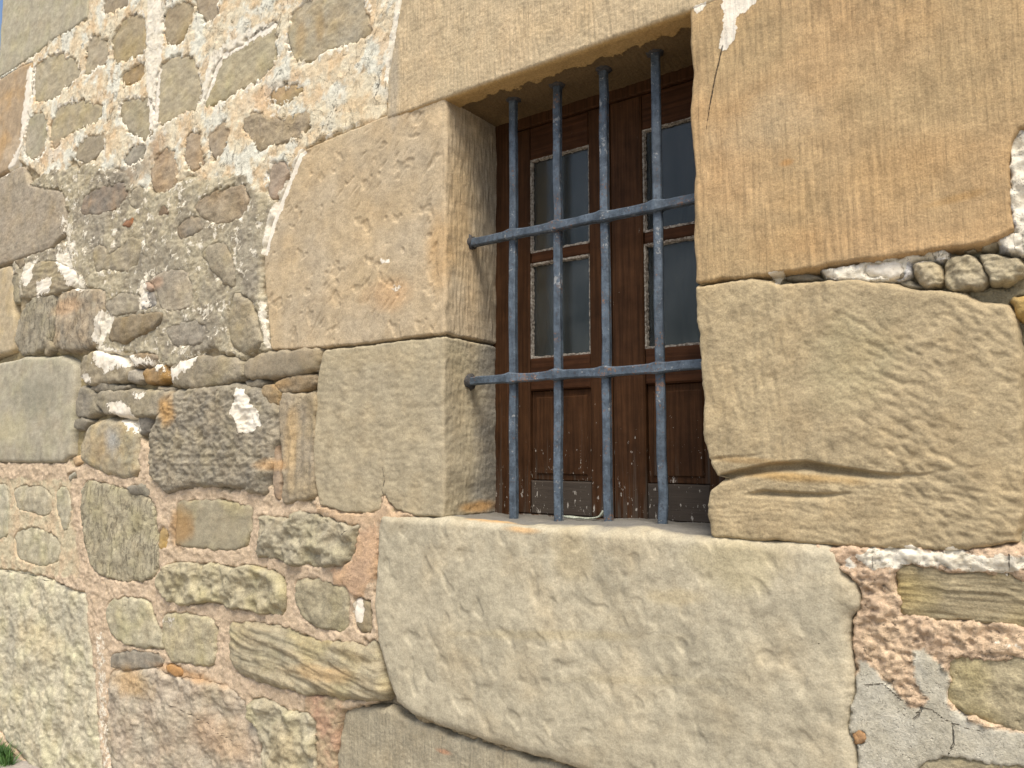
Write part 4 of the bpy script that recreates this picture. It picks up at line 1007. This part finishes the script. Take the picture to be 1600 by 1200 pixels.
def bar(name, pts, half, tw=0.0, seed=0, bulges=()):
    """square bar with chamfered edges swept along a straight line pts[0]->pts[1]; half = half width"""
    a = np.array(pts[0], float); b = np.array(pts[1], float); L_ = np.linalg.norm(b-a); d = (b-a)/L_
    up = np.array([0, 1, 0]); sd1 = np.cross(d, up); sd1 /= np.linalg.norm(sd1); sd2 = np.cross(d, sd1)
    n_ = int(L_/.007)+2; ring = []
    c = .72
    prof = [(1, c), (c, 1), (-c, 1), (-1, c), (-1, -c), (-c, -1), (c, -1), (1, -c)]
    V = np.zeros((n_, 8, 3)); R_ = np.random.default_rng(seed)
    wob = np.interp(np.linspace(0, 1, n_), np.linspace(0, 1, 14), R_.normal(0, .0009, 14)); wob2 = np.interp(np.linspace(0, 1, n_), np.linspace(0, 1, 11), R_.normal(0, .0009, 11))
    sz = half*(1+np.interp(np.linspace(0, 1, n_), np.linspace(0, 1, 40), R_.normal(0, .022, 40)))
    for i_ in range(n_):
        s_ = i_/(n_-1)*L_
        hw = sz[i_]
        k1 = k2 = 1.0
        for bp, bw, ba in bulges:
            g_ = math.exp(-((s_-bp)/bw)**2); k1 += ba*g_
        th = tw
        for j, (u, v) in enumerate(prof):
            uu = u*math.cos(th)-v*math.sin(th); vv = u*math.sin(th)+v*math.cos(th)
            V[i_, j] = a+d*s_+sd1*(uu*hw*k1+wob[i_])+sd2*(vv*hw*(1+(k1-1)*1.2)+wob2[i_])
    q = []
    for i_ in range(n_-1):
        for j in range(8):
            q.append((i_*8+j, i_*8+(j+1) % 8, (i_+1)*8+(j+1) % 8, (i_+1)*8+j))
    m_ = MB(); m_.v = [tuple(t) for t in V.reshape(-1, 3)]
    m_.f = q+[tuple(range(7, -1, -1)), tuple(range((n_-1)*8, n_*8))]
    o = m_.build(name, M_IRON, grille)
    return o
bx = [px(a, b, YG)[0] for a, b in ((801, 480), (871, 480), (946, 480), (1029, 480))]
lean = [(0, 0), (.001, -.001), (-.001, .001), (.002, .0)]
zc = [px(960, 336, YG)[1], px(960, 581, YG)[1]]
for i_, X in enumerate(bx):
    bar('upright_bar', [(X+lean[i_][1], YG+.003, ZS-.02), (X+lean[i_][0], YG+.003, ZT+.02)], .0091 if i_ < 3 else .0098, .10 if i_ < 3 else .32, 10+i_)
for j, zz in enumerate(zc):
    a0 = XOL-.02; b0 = XOR+.03
    bl = [(X-a0, .015, .36) for X in bx]
    z0 = px(737, 380 if j == 0 else 596, YG)[1]; z1 = px(1083, 313 if j == 0 else 571, YG)[1]
    bar('crossbar', [(a0, YG-.004, z0), (b0, YG-.004, z1)], .0101, 0.0, 40+j, bl)
# lead rings where the bars enter the stone
k = NT('lead_and_rust'); n = k.noise(120, 5, .7)
k.val(k.b.inputs['Base Color'], k.mix(k.ramp(n, .4, .6), (.03, .032, .035), (.07, .06, .05))); k.b.inputs['Roughness'].default_value = .8
k.L(k.bump(n, 1, .004), k.b.inputs['Normal']); M_LEAD = k.m
def collar(X, Z, axis, seed):
    R_ = np.random.default_rng(seed); m_ = MB(); n_ = 18
    for ring, (rad, off) in enumerate(((.021, -.004), (.019, .002), (.0125, .005), (.009, .006))):
        for a_ in range(n_):
            t = a_/n_*2*math.pi; r_ = rad*(1+(R_.normal(0, .10) if ring < 2 else 0))
            if axis == 'top': m_.v.append((X+r_*math.cos(t), YG+.003+r_*math.sin(t), Z-off))
            elif axis == 'side': m_.v.append((X+off, YG-.004+r_*math.cos(t), Z+r_*math.sin(t)))
            else: m_.v.append((X+r_*math.cos(t), YG+.003+r_*math.sin(t), Z+off*.6))
    for ring in range(3):
        for a_ in range(n_):
            m_.f.append((ring*n_+a_, ring*n_+(a_+1) % n_, (ring+1)*n_+(a_+1) % n_, (ring+1)*n_+a_))
    m_.build('socket_ring', M_LEAD, grille, True)
for i_, X in enumerate(bx): collar(X, ZT+.001, 'top', i_)
for j in range(2): collar(XOL+.001, px(737, 380 if j == 0 else 596, YG)[1], 'side', 20+j)

# ------------------------------------------------------------------ bit of cord on the sill
k = NT('frayed_cord'); n = k.noise(300, 3, .6)
k.val(k.b.inputs['Base Color'], k.mix(k.ramp(n, .4, .6), (.20, .22, .16), (.48, .50, .40))); k.b.inputs['Roughness'].default_value = .8; M_CORD = k.m
def cord(pts, name, rad):
    cu_ = bpy.data.curves.new(name, 'CURVE'); cu_.dimensions = '3D'
    for P in pts:
        sp = cu_.splines.new('NURBS'); sp.points.add(len(P)-1)
        for i_, p in enumerate(P): sp.points[i_].co = (*p, 1)
        sp.use_endpoint_u = True; sp.order_u = 3
    cu_.bevel_depth = rad; cu_.bevel_resolution = 2
    t = bpy.data.objects.new(name, cu_); C.objects.link(t)
    dg = bpy.context.evaluated_depsgraph_get(); me = bpy.data.meshes.new_from_object(t.evaluated_get(dg))
    bpy.data.objects.remove(t); o = bpy.data.objects.new(name, me); C.objects.link(o)
    me.materials.clear(); me.materials.append(M_CORD)
    for p in me.polygons: p.use_smooth = True
    return o
def cp(a, b, y, dz=.004): X, Z = px(a, b, y); return (X, y, ZS+dz)
P1 = [cp(882, 818, .145), cp(895, 818, .13), cp(905, 817, .15), cp(915, 817, .14), cp(930, 815, .16), cp(940, 812, .18, .008), cp(945, 808, .185, .018)]
P3 = [cp(880, 815, .16), cp(900, 816, .165), cp(912, 819, .13), cp(926, 816, .15), cp(938, 813, .17, .007), cp(942, 807, .18, .02)]
o = cord([P1, P3], 'cord', .0022)
o['label'] = 'short length of pale frayed cord lying on the sill behind the second and third bars'; o['category'] = 'cord'

# ------------------------------------------------------------------ ground
k = NT('trodden_ground'); n = k.noise(6, 8, .6); n2 = k.noise(90, 5, .7)
c = k.mix(k.ramp(n, .35, .65), (.27, .235, .20), (.38, .34, .29)); c = k.mix(1.0, c, k.grey(k.ramp(n2, .3, .7, .75, 1.25)), 'MULTIPLY')
k.val(k.b.inputs['Base Color'], c); k.b.inputs['Roughness'].default_value = .95; k.L(k.bump(n2, .8, .008), k.b.inputs['Normal'])
M_GND = k.m
ZG = .088
g = MB(); s_ = 600
g.v = [(-s_, -s_, ZG), (s_, -s_, ZG), (s_, s_, ZG), (-s_, s_, ZG)]; g.f = [(0, 1, 2, 3)]
o = g.build('ground', M_GND, None); o['kind'] = 'structure'
# grass at the foot of the wall
k = NT('grass_blade'); n = k.noise(30, 3, .6)
k.val(k.b.inputs['Base Color'], k.mix(k.ramp(n, .4, .6), (.035, .09, .018), (.08, .17, .03))); k.b.inputs['Roughness'].default_value = .6; M_GR = k.m
gb = MB(); R_ = np.random.default_rng(3)
gx, gz = px(2, 1168, -.02)
for i_ in range(900):
    bxp = -3.50+R_.normal(0, .07); byp = -.035-abs(R_.normal(0, .02)); hh = R_.uniform(.02, .065)
    if bxp > -3.385: continue
    an = R_.uniform(0, 6.28); w_ = .0022; ln = R_.normal(0, .02, 2); n_ = len(gb.v)
    dx_, dy_ = math.cos(an)*w_, math.sin(an)*w_
    gb.v += [(bxp-dx_, byp-dy_, ZG), (bxp+dx_, byp+dy_, ZG), (bxp+ln[0]*.4+dx_*.8, byp+ln[1]*.4+dy_*.8, ZG+hh*.6), (bxp+ln[0]*.4-dx_*.8, byp+ln[1]*.4-dy_*.8, ZG+hh*.6), (bxp+ln[0], byp+ln[1], ZG+hh)]
    gb.f += [(n_, n_+1, n_+2, n_+3), (n_+3, n_+2, n_+4)]
o = gb.build('grass', M_GR, None); o['kind'] = 'stuff'; o['label'] = 'small tuft of green grass at the foot of the wall corner'; o['category'] = 'grass'
print('PX ground check', px(20, 1180), 'corner', XC, 'open', XOL, XOR, ZS, ZT, 'objs', len(bpy.data.objects))
